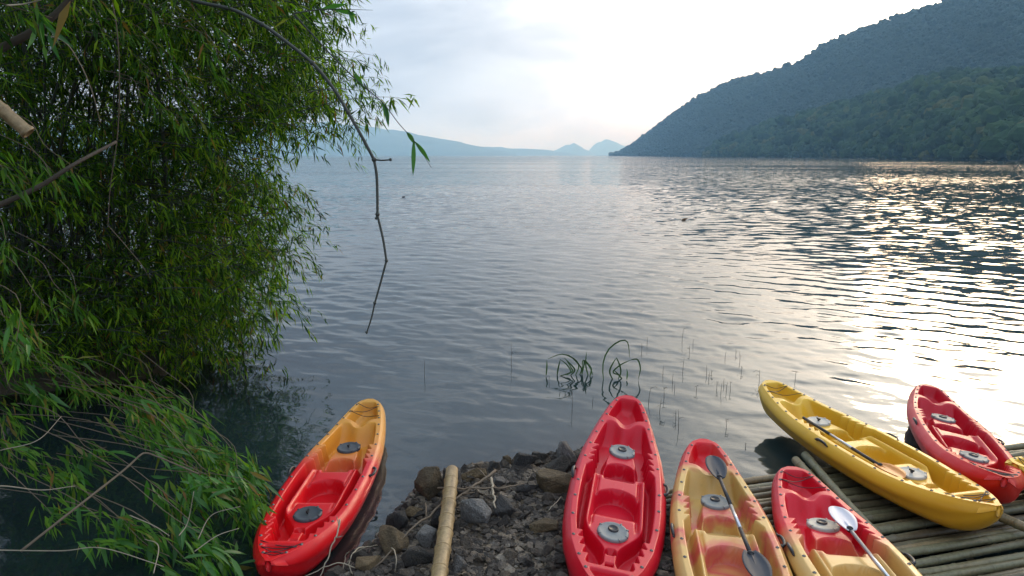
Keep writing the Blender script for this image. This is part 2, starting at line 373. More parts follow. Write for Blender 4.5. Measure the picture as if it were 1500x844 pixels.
# ripples too small for the mesh: slopes straight from noise, wind patches rough and calm
rp = t.n('ShaderNodeTexNoise', _Scale=1.3, _Detail=3.0, _Roughness=0.55); t.l(t.mapping(pos, (0.75, 1.5, 1.0), (0, 0, -0.45)), rp.inputs['Vector'])
wind = t.noise(t.mapping(pos, (0.006, 0.022, 1.0), (0, 0, 0.12), (0.3, 0.7, 0)), 1.0, 4, 0.6)
amp = t.math('MULTIPLY', t.math('MULTIPLY', t.math('SUBTRACT', dist, 14.0), 0.022, clamp=True), t.math('MULTIPLY_ADD', t.ramp(wind, [(0.38, (0, 0, 0)), (0.62, (1, 1, 1))]), 0.75, 0.28))
vs = t.n('ShaderNodeVectorMath', operation='SUBTRACT'); t.l(rp.outputs['Color'], vs.inputs[0]); vs.inputs[1].default_value = (0.5, 0.5, 0.5)
vm = t.n('ShaderNodeVectorMath', operation='MULTIPLY'); t.l(vs.outputs[0], vm.inputs[0]); vm.inputs[1].default_value = (0.8, 1.0, 0.0)
vsc = t.n('ShaderNodeVectorMath', operation='SCALE'); t.l(vm.outputs[0], vsc.inputs[0]); t.l(amp, vsc.inputs['Scale'])
va = t.n('ShaderNodeVectorMath', operation='ADD'); t.l(b.outputs[0], va.inputs[0]); t.l(vsc.outputs[0], va.inputs[1])
vn = t.n('ShaderNodeVectorMath', operation='NORMALIZE'); t.l(va.outputs[0], vn.inputs[0]); nrm = vn.outputs[0]
fr = t.n('ShaderNodeFresnel', _IOR=1.75); t.l(nrm, fr.inputs['Normal'])
gl = t.n('ShaderNodeBsdfGlossy', _Roughness=0.04); t.l(nrm, gl.inputs['Normal'])
dif = t.n('ShaderNodeBsdfDiffuse'); dif.inputs[0].default_value = (0.015, 0.030, 0.032, 1)
trn = t.n('ShaderNodeBsdfTransparent'); trn.inputs[0].default_value = (0.62, 0.66, 0.58, 1)
da = t.n('ShaderNodeAttribute', attribute_name='depth').outputs['Fac']
op = t.math('SUBTRACT', 1.0, t.math('POWER', 2.718, t.math('MULTIPLY', da, -2.4)))
body = t.n('ShaderNodeMixShader'); t.l(op, body.inputs[0]); t.l(trn.outputs[0], body.inputs[1]); t.l(dif.outputs[0], body.inputs[2])
ws = t.n('ShaderNodeMixShader'); t.l(fr.outputs[0], ws.inputs[0]); t.l(body.outputs[0], ws.inputs[1]); t.l(gl.outputs[0], ws.inputs[2])
finish(t, ws.outputs[0])
water = obj('water', wm, m, kind='structure')

# ------------------------------------------------------------------ hills and forest
def hill(name, ridge, shore, xs, mat, rough=0.12, back=0.6, nrow=70, expo=0.8, seed=0.0):
    """ridge: (px, py, distance) skyline points; shore: (px, distance) of the foot; real terrain in metres"""
    ridge = np.array(ridge, float); shore = np.array(shore, float)
    X = np.zeros((len(xs), nrow)); Y = X * 0; Z = X * 0
    for i, px in enumerate(xs):
        py = np.interp(px, ridge[:, 0], ridge[:, 1]); D = np.interp(px, ridge[:, 0], ridge[:, 2]); Ds = np.interp(px, shore[:, 0], shore[:, 1])
        top = at_h(px, py, D); h = max(top[2], 0.5); d = top[:2] / D
        tt = np.linspace(-0.06, 1 + back, nrow)
        dd = Ds + (D - Ds) * tt
        z = np.where(tt < 1, h * np.sign(tt) * np.abs(np.clip(tt, -1, 1)) ** expo, h * (1 - ((tt - 1) / back) ** 1.5 * 1.1))
        X[i] = d[0] * dd; Y[i] = d[1] * dd; Z[i] = z
    H = Z.max()
    env = np.clip(Z / (H * 0.25), 0, 1) * np.clip(np.abs(np.linspace(-0.06, 1 + back, nrow) - 1.0) / 0.35, 0.12, 1)[None, :]
    L = H * 1.1
    ndisp = fbm(X / L + seed, Y / L + seed, 5)
    gully = np.abs(fbm(X / (L * 0.55) + seed + 7, Y / (L * 0.55), 4))
    Z2 = Z + env * H * rough * (2.0 * ndisp - 1.6 * gully)
    Z2 = np.where(Z <= 0, Z, np.maximum(Z2, 0.4))
    me = mesh_np(name, np.stack([X, Y, Z2], -1).reshape(-1, 3), gridfaces(len(xs), nrow)[:, ::-1])
    return obj(name, me, mat, kind='structure'), X, Y, Z2
m, t = new_mat('forest_floor'); tc = t.n('ShaderNodeNewGeometry').outputs['Position']
n1 = t.noise(tc, 0.02, 6, 0.65); n2 = t.noise(tc, 0.12, 4, 0.7)
c = t.ramp(n1, [(0.3, (0.022, 0.040, 0.020)), (0.7, (0.045, 0.075, 0.030))])
c = t.mix(1.0, c, t.ramp(n2, [(0.3, (0.5, 0.5, 0.5)), (0.7, (1.3, 1.3, 1.3))]), 'MULTIPLY')
p = t.n('ShaderNodeBsdfPrincipled', _Roughness=0.9); t.l(c, p.inputs['Base Color'])
t.l(bump(t, n2, 1.0, 6.0), p.inputs['Normal']); finish(t, p.outputs[0]); FLOOR = m
m, t = new_mat('forest_crown'); rnd = t.n('ShaderNodeObjectInfo').outputs['Random']
tc = t.n('ShaderNodeTexCoord').outputs['Object']
c = t.ramp(rnd, [(0.0, (0.014, 0.032, 0.013)), (0.5, (0.025, 0.054, 0.016)), (0.85, (0.040, 0.072, 0.018)), (1.0, (0.075, 0.080, 0.02))])
n2 = t.noise(tc, 6, 4, 0.7)
c = t.mix(1.0, c, t.ramp(n2, [(0.3, (0.65, 0.65, 0.65)), (0.65, (1.15, 1.15, 1.1))]), 'MULTIPLY')
p = t.n('ShaderNodeBsdfPrincipled', _Roughness=0.9, _Specular_IOR_Level=0.1); t.l(c, p.inputs['Base Color'])
finish(t, p.outputs[0]); CROWN = m
DARK_CROWN = simple('far_forest_crown', (0.022, 0.040, 0.024), 0.95, 0, 3, 0.2, 0.0)

XS = np.concatenate([np.arange(893, 1520, 9), np.arange(1520, 2600, 36)])
RM = [(893, 226.5, 3300.0), (905, 217, 3183.0), (925, 205, 2982.0), (945, 190, 2771.0), (985, 160, 2432.0), (1000, 149, 2320.0), (1030, 131, 2185.0), (1060, 116, 2087.0), (1090, 104, 2030.0), (1130, 97, 1994.0), (1165, 87, 1915.0), (1200, 64, 1830.0), (1240, 44, 1757.0), (1290, 25, 1684.0), (1330, 13, 1623.0), (1370, 0, 1574.0), (1430, -22, 1513.0), (1500, -42, 1440.0), (1800, -70, 1342.0), (2200, -70, 1220.0), (2600, -40, 1098.0)]
SM = [(893, 3200), (940, 2400), (1040, 1700), (1200, 1300), (1500, 1000), (2600, 750)]
mount, MX, MY, MZ = hill('mountain', [(a, min(b + 10, 226.5), d) for a, b, d in RM], SM, XS, FLOOR, 0.10, 0.5, 80, 0.85, 2.0)
XN = np.concatenate([np.arange(1034, 1520, 7), np.arange(1520, 2600, 30)])
RN = [(1034, 228, 1600), (1046, 217, 1580), (1070, 207, 1520), (1100, 198, 1450), (1140, 187, 1360), (1180, 173, 1280), (1230, 158, 1180), (1290, 146, 1080), (1340, 128, 1000), (1390, 114, 950), (1440, 118, 900), (1500, 116, 850), (1700, 90, 800), (2100, 70, 760), (2600, 100, 700)]
SN = [(1034, 1480), (1100, 1250), (1200, 980), (1350, 690), (1500, 525), (1800, 400), (2600, 350)]
nhill, NX, NY, NZ = hill('wooded_hill', RN, SN, XN, FLOOR, 0.16, 0.5, 60, 0.62, 6.0)
# pale far ranges across the lake
def far_hill(name, pts, D, step, seed, extra=1200):
    xs = np.arange(pts[0][0], pts[-1][0] + 1, step)
    pa_ = np.array(pts, float); xr_ = np.arange(pts[0][0], pts[-1][0] + 1, step / 2)
    r = [(a, min(b, b + 9 * float(fbm(np.array(a * .06 + seed), np.array(seed), 4)) * min(1, (228 - b) / 12)), D) for a, b in zip(xr_, np.interp(xr_, pa_[:, 0], pa_[:, 1]))]
    return hill(name, r, [(pts[0][0], D - extra), (pts[-1][0], D - extra)], xs, FLOOR, 0.10, 0.5, 40, 0.8, seed)
far_hill('far_range', [(-900, 195), (-500, 185), (-150, 190), (100, 182), (260, 178), (400, 182), (470, 179), (540, 186), (600, 195), (650, 204), (690, 212), (725, 219), (760, 226)], 8200, 12, 1.0)
far_hill('far_ridge', [(560, 226), (620, 216), (680, 214), (730, 217), (780, 218), (810, 221), (850, 227)], 9600, 6, 4.0, 900)
far_hill('far_peak', [(795, 227), (806, 223), (818, 218), (829, 213), (834, 214), (841, 211), (850, 216), (862, 221), (875, 227)], 11500, 3, 9.0, 500)
far_hill('far_knoll', [(856, 227), (866, 218), (874, 211), (880, 210), (887, 205), (897, 207), (905, 211), (930, 218), (980, 227)], 13000, 3, 12.0, 500)

def crown_mesh(name, seed, cmat):
    r = random.Random(seed); bm = bmesh.new()
    for k in range(6):
        mt = Matrix.Translation((r.uniform(-.34, .34), r.uniform(-.34, .34), r.uniform(0.15, 0.75))) @ Matrix.Diagonal((*(r.uniform(.26, .42) for _ in range(2)), r.uniform(.22, .36), 1))
        bmesh.ops.create_icosphere(bm, subdivisions=2, radius=1.0, matrix=mt)
    for v in bm.verts:
        n = (vnoise(v.co.x * 9 + seed, v.co.y * 9 + v.co.z * 7) - 0.5) * 0.26
        v.co += v.co.normalized() * float(n)
    me = bpy.data.meshes.new(name); bm.to_mesh(me); bm.free(); me.materials.append(cmat)
    return bpy.data.objects.new(name, me)
crowns = [crown_mesh('tree_crown', s, CROWN) for s in (1, 2, 3)]
dark_crowns = [crown_mesh('tree_crown', s, DARK_CROWN) for s in (4, 5, 6)]
def forest(name, X, Y, Z, n, size, label, crowns, cat='forest', maxrow=0.78):
    r = np.random.default_rng(21)
    nu, nv = X.shape; jmax = int(nv * maxrow) - 1; j0 = 1
    A = np.sqrt(np.abs(np.diff(X, axis=0)[:, :-1]) ** 2 + np.diff(Y, axis=0)[:, :-1] ** 2) * np.sqrt(np.diff(X, axis=1)[:-1] ** 2 + np.diff(Y, axis=1)[:-1] ** 2 + np.diff(Z, axis=1)[:-1] ** 2)
    A[:, jmax:] = 0; A[:, :j0] = 0
    pr = (A / A.sum()).ravel(); c = r.choice(len(pr), n, p=pr); i, j = np.divmod(c, nv - 1)
    a, b = r.random(n), r.random(n)
    f = lambda M: (M[i, j] * (1 - a) + M[i + 1, j] * a) * (1 - b) + (M[i, j + 1] * (1 - a) + M[i + 1, j + 1] * a) * b
    P = np.stack([f(X), f(Y), f(Z) - size * 0.1], 1); P = P[P[:, 2] > -size * 0.1 + 0.05]; n = len(P)
    me = bpy.data.meshes.new(name); me.vertices.add(n); me.vertices.foreach_set('co', P.astype(np.float32).ravel())
    s = me.attributes.new('sc', 'FLOAT', 'POINT'); s.data.foreach_set('value', (size * np.exp(r.normal(0, 0.28, n))).astype(np.float32))
    o = obj(name, me, None, kind='stuff', label=label, category=cat)
    ng = bpy.data.node_groups.new(name, 'GeometryNodeTree')
    ng.interface.new_socket('Geometry', in_out='INPUT', socket_type='NodeSocketGeometry'); ng.interface.new_socket('Geometry', in_out='OUTPUT', socket_type='NodeSocketGeometry')
    N = ng.nodes.new; L = ng.links.new
    gi, go = N('NodeGroupInput'), N('NodeGroupOutput'); ip = N('GeometryNodeInstanceOnPoints'); jn = N('GeometryNodeJoinGeometry')
    for cobj in crowns:
        oi = N('GeometryNodeObjectInfo'); oi.inputs['Object'].default_value = cobj; oi.inputs['As Instance'].default_value = True
        L(oi.outputs['Geometry'], jn.inputs[0])
    na = N('GeometryNodeInputNamedAttribute'); na.data_type = 'FLOAT'; na.inputs['Name'].default_value = 'sc'
    ri = N('FunctionNodeRandomValue'); ri.data_type = 'INT'; ri.inputs[4].default_value = 0; ri.inputs[5].default_value = 2
    rr = N('FunctionNodeRandomValue'); rr.data_type = 'FLOAT_VECTOR'; rr.inputs[0].default_value = (-0.15, -0.15, 0); rr.inputs[1].default_value = (0.15, 0.15, 6.28)
    L(gi.outputs[0], ip.inputs['Points']); L(jn.outputs[0], ip.inputs['Instance']); ip.inputs['Pick Instance'].default_value = True
    L(ri.outputs[2], ip.inputs['Instance Index']); L(rr.outputs[0], ip.inputs['Rotation']); L(na.outputs[0], ip.inputs['Scale'])
    L(ip.outputs[0], go.inputs[0])
    md = o.modifiers.new('trees', 'NODES'); md.node_group = ng
    return o
forest('mountain_forest', MX, MY, MZ, 34000, 7.5, 'hazy blue forest covering the tall mountain slope', dark_crowns)
forest('hillside_forest', NX, NY, NZ, 15000, 9.0, 'dark green forest covering the low hill at the lake edge', crowns)

# ------------------------------------------------------------------ haze
hb = bmesh.new(); bmesh.ops.create_cube(hb, size=1.0)
hm = bpy.data.meshes.new('haze'); hb.to_mesh(hm); hb.free()
m, t = new_mat('haze_air'); pv = t.n('ShaderNodeVolumePrincipled', _Density=0.00017, _Anisotropy=0.40)
pv.inputs['Color'].default_value = (0.36, 0.68, 1.0, 1); pv.inputs['Absorption Color'].default_value = (1, 1, 1, 1)
o = t.n('ShaderNodeOutputMaterial'); t.l(pv.outputs[0], o.inputs['Volume'])
haze = obj('haze', hm, m, kind='stuff', label='pale blue air over the lake and hills', category='haze')
HAZE_TOP = float(max(v_.co.z for o_ in col.objects if o_.type == 'MESH' and o_.get('kind') == 'structure' for v_ in o_.data.vertices)) + 30
haze.scale = (24500, 21000, HAZE_TOP + 5); haze.location = (0, 7500, (HAZE_TOP - 5) / 2)
print('haze top', HAZE_TOP)

# ------------------------------------------------------------------ kayaks
KL = 3.4
UK = np.array([0, .02, .06, .12, .22, .36, .55, .8, 1.1, 1.45, 1.8, 2.15, 2.45, 2.75, 3.0, 3.18, 3.30, 3.36, 3.39, 3.4])
HK = np.array([.060, .125, .172, .202, .235, .270, .310, .355, .400, .430, .442, .438, .420, .375, .300, .220, .145, .092, .06, .030])
def kayak_hw(u): return np.interp(u, UK, HK)
def smooth1(f, u, h):
    return sum(f(np.clip(u + d * h, 0, KL)) for d in (-1, -.5, 0, .5, 1)) / 5
def kayak_zr(u): return 0.315 + 0.095 * np.clip((0.95 - u) / 0.95, 0, 1) ** 1.6 + 0.095 * np.clip((u - 2.45) / 0.95, 0, 1) ** 1.6
def kayak_keel(u): return 0.30 * np.clip((0.42 - u) / 0.42, 0, 1) ** 2.2 + 0.28 * np.clip((u - 3.0) / 0.40, 0, 1) ** 2.4 + 0.03 * ((u - 1.7) / 1.7) ** 2
def saw(u, a, b, n):
    t = np.clip((u - a) / (b - a), 0, 0.9999) * n
    return (1 - (t - np.floor(t))) * ((u > a) & (u < b))
def smin(a, b, k=0.02): return -k * np.logaddexp(-a / k, -b / k)
def deck_z(u, w_):
    hw = smooth1(kayak_hw, u, 0.04); zr = kayak_zr(u); aw = np.abs(w_)
    z = zr + 0 * w_
    hin = hw - 0.105
    # storage well at the first end
    d = smin(smin(u - 0.075, 0.515 + 0.03 * np.cos(w_ * 16) - u, .012), (hin + 0.015 - aw), .012)
    z = np.minimum(z, zr - 0.13 * sstep(0, 0.05, d) - 0.03 * sstep(0.03, 0.12, d))
    # spout notch in the cross rim
    z = z - 0.05 * np.exp(-(w_ / 0.075) ** 2) * sstep(0.40, 0.50, u) * (1 - sstep(0.60, 0.70, u))
    # long cockpit
    teeth = 0.055 * saw(u, 1.12, 1.56, 4) + 0.05 * saw(u, 2.60, 3.02, 4)
    hc = hin - teeth
    u0 = 0.585 + 0.035 * np.cos(w_ * 20) * np.exp(-(w_ / 0.2) ** 2)
    dlen = smin(u - u0, 3.05 - u, .01)
    inside = sstep(0, 0.035, hc - aw) * np.where(u < 1.6, sstep(0, 0.22, dlen) ** 0.75, sstep(0, 0.045, dlen))
    # floor: footwell, console with hatch, seats, plateau
    fl = 0.115 + 0 * u * w_
    cw = 0.105 + 0.075 * sstep(0.85, 1.3, u)
    console = sstep(0, 0.045, cw - aw) * sstep(0.84, 0.93, u) * (1 - sstep(1.46, 1.5, u))
    fl = fl + (0.235 - fl) * console
    plat = sstep(1.44, 1.60, u) * (1 - sstep(2.92, 3.0, u))
    pw = np.where(u < 2.3, 0.27, 0.27 - 0.19 * sstep(2.36, 2.75, u)) + 0.05 * sstep(2.84, 2.98, u)
    plateau = plat * sstep(0, 0.04, pw - aw)
    fl = np.maximum(fl, 0.115 + (0.25 - 0.115) * plateau)
    # rounded side tubes along the plateau
    tube = 0.03 * np.exp(-((aw - 0.235) / 0.028) ** 2) * sstep(1.55, 1.65, u) * (1 - sstep(2.42, 2.55, u))
    fl = fl + tube
    groove = 0.03 * np.exp(-((aw - 0.190) / 0.012) ** 2) * sstep(1.58, 1.66, u) * (1 - sstep(2.3, 2.45, u))
    fl = fl - groove
    # half-moon seats: steep arc wall, floor rising gently behind it
    for uc, ra, rb, rise in ((1.44, 0.15, 0.155, 0.22), (1.98, 0.19, 0.20, 0.30)):
        e = 1 - np.sqrt((np.minimum(u - uc, 0) / ra) ** 2 + (w_ / rb) ** 2)
        dd = np.where(u <= uc, e * ra, (rb - aw) * (1 - 0.3 * sstep(uc, uc + rise, u)))
        k = sstep(0, 0.022, dd) * (1 - sstep(uc + 0.02, uc + rise, u))
        fl = fl - k * 0.155 * (fl > 0.17)
    # cup hole and slot
    e = np.sqrt(((u - 2.72) / 0.042) ** 2 + (w_ / 0.052) ** 2); fl = fl - 0.07 * (1 - sstep(0.8, 1.05, e))
    e = np.maximum(np.abs(u - 2.90) / 0.038, aw / 0.032); fl = fl - 0.07 * (1 - sstep(0.8, 1.1, e))
    e = np.sqrt(((u - 0.90) / 0.02) ** 2 + (w_ / 0.05) ** 2); fl = fl - 0.02 * (1 - sstep(0.7, 1.1, e))
    zc = zr * (1 - inside) + np.minimum(fl, zr) * inside
    z = np.minimum(z, np.where((u > 0.5), zc, z))
    # shallow well at the other end
    d = smin(smin(u - 3.10, 3.35 - u, .01), hin + 0.01 - aw, .01)
    z = z - 0.065 * sstep(0, 0.035, d)
    return z
def build_kayak_mesh():
    us = np.unique(np.concatenate([np.linspace(0, 0.1, 14), np.linspace(0.1, 3.3, 330), np.linspace(3.3, 3.4, 14)]))
    nt = 111; t = np.linspace(-1, 1, nt)
    hw = smooth1(kayak_hw, us, 0.03)
    hw[0] = 0.05; hw[-1] = 0.028
    rim = np.maximum(hw - 0.045, hw * 0.55)
    U = np.repeat(us[:, None], nt, 1); Wd = rim[:, None] * t[None, :]
    Zd = deck_z(U, Wd)
    edge = 0.012 * sstep(0.965, 1.0, np.abs(t))[None, :]
    deck = np.stack([U, Wd, Zd - edge], -1)
    zr = kayak_zr(us); kz = kayak_keel(us); hh = zr - kz
    prof = [(0.4, .985, 0.028), (1.0, 1.0, 0.085)]                     # outward chamfer band: (share of band, width factor, drop)
    ring = []
    for s, wf, dz in prof: ring.append((rim + (hw - rim) * s, zr - dz * np.minimum(1, hh / 0.2)))
    for f, wf in ((.40, .995), (.44, .955), (.60, .93), (.74, .86), (.86, .70), (.94, .48), (.985, .24), (1.0, 0.0)):
        ring.append((hw * wf, zr - hh * f))
    R = np.stack([np.stack([us, a, b], -1) for a, b in ring], 1)        # (nu, k, 3)
    Lf = R[:, :-1][:, ::-1].copy(); Lf[..., 1] *= -1
    full = np.concatenate([deck, R, Lf], 1)                              # closed ring per section
    nu, nv = full.shape[:2]
    v = full.reshape(-1, 3).copy()
    q = gridfaces(nu, nv, True)
    c0 = full[0].mean(0); c1 = full[-1].mean(0)
    v = np.vstack([v, c0, c1]); k = np.arange(nv); k2 = (k + 1) % nv
    tr = np.vstack([np.stack([k, k2, np.full(nv, nu * nv)], 1), np.stack([k2 + (nu - 1) * nv, k + (nu - 1) * nv, np.full(nv, nu * nv + 1)], 1)])
    v[:, 0] -= KL / 2
    return mesh_np('kayak_hull', v, [q[:, ::-1], tr[:, ::-1]])
HULL = build_kayak_mesh()
HULL.materials.append(K_MATS['red'])
g = Geo(); g.lathe([(0, .016), (.06, .016), (.10, .017), (.112, .022), (.125, .020), (.131, .010), (.131, -.01)], sides=28)
for a in (0.5, 1.2, 1.95, 2.65, 4.2, 5.2): g.box((.122 * math.cos(a), .122 * math.sin(a), .018), (.022, .012, .016), a)
HATCH = g.mesh('hatch'); 
g = Geo(); g.lathe([(0, .012), (.030, .012), (.034, .018), (.043, .018), (.045, .0), (.045, -.002)], sides=18); HCAP = g.mesh('hatch_cap')
g = Geo(); g.box((0, 0, .03), (.05, .016, .02)); g.box((0, 0, .01), (.018, .014, .03)); HKNOB = g.mesh('hatch_knob', False)
g = Geo(); g.lathe([(.0, .010), (.006, .009), (.008, .004), (.014, .003), (.0145, -.006)], sides=9); BOLT = g.mesh('bolt')
g = Geo(); g.tube(spline([(-.085, 0, 0), (-.06, .018, .012), (0, .026, .016), (.06, .018, .012), (.085, 0, 0)], 12), [.008, .011, .013, .014, .015, .015, .015, .015, .014, .013, .011, .008], 7)
g.box((-.085, 0, 0), (.03, .024, .012)); g.box((.085, 0, 0), (.03, .024, .012)); HANDLE = g.mesh('handle')
for me_, mt_ in ((HCAP, BLACK), (HKNOB, BLACK), (BOLT, STEEL), (HANDLE, BLACK)): me_.materials.append(mt_)
def cord_mesh(end):
    g = Geo()
    if end == 0: pts = [(.12, -1), (.20, 1), (.30, -1), (.42, 1)]
    else: pts = [(3.06, -1), (3.17, 1), (3.17, -1), (3.28, 1), (3.28, -1), (3.10, 1)]
    P3 = []
    for u, sgn in pts:
        h = float(kayak_hw(np.array(u))) - 0.075; P3.append((u - KL / 2, sgn * h, float(kayak_zr(np.array(u))) + 0.008))
    for a, b in zip(P3[:-1], P3[1:]):
        mid = (np.array(a) + np.array(b)) / 2 - [0, 0, 0.02 if end else 0.045]
        g.tube(spline([a, mid, b], 8), 0.0038, 5)
    return g.mesh('bungee_cord')
CORDS = [cord_mesh(0), cord_mesh(1)]
for c_ in CORDS: c_.materials.append(BLACK)
BOLT_U = [.14, .30, .46, .62, .86, 1.12, 1.40, 1.86, 2.12, 2.40, 2.70, 2.96, 3.12, 3.26]
def make_kayak(pose, matkey, label, hatch_mat, knob, cords=(0, 1)):
    x, y, z, yaw, pitch, roll, scl = pose
    k = thing('kayak', label, 'kayak', (x, y, z)); k['group'] = 'sit-on-top kayaks on the shore'
    k.rotation_euler = Euler((roll, -pitch, yaw), 'XYZ'); k.scale = (scl,) * 3
    h = obj('hull', HULL, None, k); h.material_slots[0].link = 'OBJECT'; h.material_slots[0].material = K_MATS[matkey]
    for uu in (1.06, 2.47):
        me = HATCH
        ho = obj('hatch', HATCH, hatch_mat, k, (uu - KL / 2, 0, 0.238 if uu < 2 else 0.252))
        if ho.material_slots: ho.material_slots[0].link = 'OBJECT'; ho.material_slots[0].material = hatch_mat
        obj('hatch_cap' if not knob else 'hatch_knob', HKNOB if knob else HCAP, None, ho, (-.03 if not knob else 0, 0, 0.012))
    for u in BOLT_U:
        for s_ in (-1, 1):
            hwv = float(smooth1(kayak_hw, np.array(u), 0.03))
            obj('bolt', BOLT, None, k, (u - KL / 2, s_ * (hwv - 0.075), float(kayak_zr(np.array(u))) + 0.001))
    for s_ in (-1, 1):
        hwv = float(smooth1(kayak_hw, np.array(1.70), 0.03))
        hd = obj('handle', HANDLE, None, k, (0.0, s_ * (hwv - 0.018), 0.315 - 0.028)); hd.rotation_euler = (-0.6 if s_ > 0 else 0.6, 0, 0 if s_ > 0 else math.pi)
    for c_ in cords: obj('bungee_cord', CORDS[c_], None, k)
    return k
KP = {'k1': (-1.829, 6.476, -0.045, -1.606, -0.028, 0.019, 0.983), 'k2': (0.967, 5.92, 0.14, -1.780, -0.066, -0.115, 1.003), 'k3': (1.726, 5.032, 0.10, -1.732, 0.006, -0.009, 0.989),
      'k4': (2.568, 4.696, 0.124, -1.720, 0.125, 0.007, 1.002), 'k5': (3.683, 6.847, 0.13, -1.373, 0.015, 0.002, 1.005), 'k6': (4.929, 7.179, 0.091, -1.942, 0.063, -0.129, 0.984)}
make_kayak(KP['k1'], 'sunset', 'red kayak fading to orange at its far end, afloat between bamboo and rocks', HATCH_D, True)
make_kayak(KP['k2'], 'red', 'plain red kayak lying between the rock pile and the mottled kayak', HATCH_G, False, ())
make_kayak(KP['k3'], 'mottled', 'mottled cream, pink and orange kayak with a dark bladed paddle in it', HATCH_G, False, ())
make_kayak(KP['k4'], 'red_cream', 'half red, half cream kayak with a white bladed paddle in it', HATCH_P, False, (0,))
make_kayak(KP['k5'], 'yellow', 'all yellow kayak lying across the raft edge with an orange bladed paddle', HATCH_P, True)
make_kayak(KP['k6'], 'crimson', 'crimson kayak beyond the all yellow kayak, tilted at the raft end', HATCH_G, False, (1,))
make_kayak((4.88 + 1.66, 6.15 + 0.35, 0.06, 0.2, 0, 0.0, 1.0), 'yellow', 'yellow kayak tip cut off beside the crimson kayak', HATCH_P, True)

# ------------------------------------------------------------------ paddles
PAD_BLUE = simple('paddle_dark_blade', (0.022, 0.030, 0.045), 0.6)
PAD_WHITE = simple('paddle_white_blade', (0.62, 0.60, 0.64), 0.4, 0, 20, 0.1)
PAD_ORANGE = simple('paddle_orange_blade', (0.62, 0.22, 0.02), 0.4)
SHAFT = simple('paddle_shaft', (0.55, 0.57, 0.60), 0.28, 0.85, 40, 0.1)
SHAFT_B = simple('paddle_grip', (0.02, 0.02, 0.022), 0.5)
def blade_mesh(name, length=0.42, width=0.19):
    n, mcols = 22, 9; s = np.linspace(0, 1, n); hwid = width / 2 * np.clip(np.sin(np.pi * np.clip(s * 0.86 + 0.09, 0, 1)) ** 0.65, 0.12, 1) * np.sqrt(np.clip(1.0 - ((s - .8) / .2).clip(0) ** 2, 0.02, 1))
    tt = np.linspace(-1, 1, mcols)
    X = np.repeat((s * length)[:, None], mcols, 1); Y = hwid[:, None] * tt[None]
    Z = 0.030 * (tt[None] ** 2) * (hwid[:, None] / (width / 2)) + 0.012 * np.exp(-(tt[None] / 0.14) ** 2) * (1 - s[:, None]) + 0.02 * s[:, None] ** 2
    top = np.stack([X, Y, Z + .004], -1).reshape(-1, 3); bot = np.stack([X, Y, Z - .004], -1).reshape(-1, 3)
    q = gridfaces(n, mcols); N_ = n * mcols
    idx = np.arange(N_).reshape(n, mcols); bd = np.concatenate([idx[0, :], idx[1:, -1], idx[-1, -2::-1], idx[-2:0:-1, 0]])
    b2 = np.roll(bd, -1); side = np.stack([bd, b2, b2 + N_, bd + N_], 1)
    return mesh_np(name, np.vstack([top, bot]), [q[:, ::-1], q + N_, side])
def make_paddle(a, b, label, bmat, blades=(0, 1), blade_len=0.42, segs=((0, .12, 'b'), (.12, .5, 's'), (.5, .88, 's'), (.88, 1, 'b')), roll=0.0):
    """a, b: ends of the shaft; blades beyond them"""
    a = Vector(a); b = Vector(b); L = (b - a).length
    r = thing('paddle', label, 'paddle', a); r['group'] = 'paddles lying in the kayaks'
    r.rotation_mode = 'QUATERNION'
    x = (b - a).normalized(); zz = Vector((0, 0, 1)); yv = zz.cross(x).normalized(); zz = x.cross(yv)
    r.rotation_quaternion = (Matrix((x, yv, zz)).transposed() @ Matrix.Rotation(roll, 3, 'X')).to_quaternion()
    for s0, s1, kd in segs:
        g = Geo(); g.tube([(s0 * L, 0, 0), (s1 * L, 0, 0)], 0.0155 if kd == 's' else 0.0168, 12); obj('shaft' if kd == 's' else 'grip', g.mesh('shaft'), SHAFT if kd == 's' else SHAFT_B, r)
    for e in blades:
        g = Geo(); xx = 0.03 if e == 0 else L - 0.03
        g.lathe([(.016, -.012), (.026, -.010), (.028, 0), (.026, .010), (.016, .012)], (xx, 0, 0), 12, axis=0); obj('drip_ring', g.mesh('drip_ring'), SHAFT_B, r)
        bo = obj('blade', blade_mesh('blade', blade_len), bmat, r, (0.06 if e == 0 else L - 0.06, 0, 0))
        if e == 0: bo.rotation_euler = (0, 0, math.pi)
        g = Geo(); g.tube([(0, 0, 0), (blade_len * .5, 0, .004), (blade_len * .85, 0, .008)], [.016, .011, .004], 8); obj('rib', g.mesh('rib'), bmat, bo)
    return r
make_paddle(at_z(1053, 697, .46), at_z(1101, 815, .44), 'paddle with dark blue blades lying along the mottled kayak', PAD_BLUE, (0, 1), 0.44, ((0, .42, 'b'), (.42, .70, 's'), (.70, 1, 'b')))
pa, pb = at_z(1243, 773, .40), at_z(1303, 848, .46); pb = pa + (pb - pa) * 1.5
make_paddle(pa, pb, 'paddle with white blades lying in the half red kayak', PAD_WHITE, (0, 1), 0.42, ((0, .06, 'b'), (.06, .95, 's'), (.95, 1, 'b')))
make_paddle(at_z(1177, 612, .40), at_z(1292, 684, .42), 'half paddle with one orange blade lying in the all yellow kayak', PAD_ORANGE, (1,), 0.36, ((0, .03, 'b'), (.03, .38, 'b'), (.38, .66, 's'), (.66, 1, 'b')))

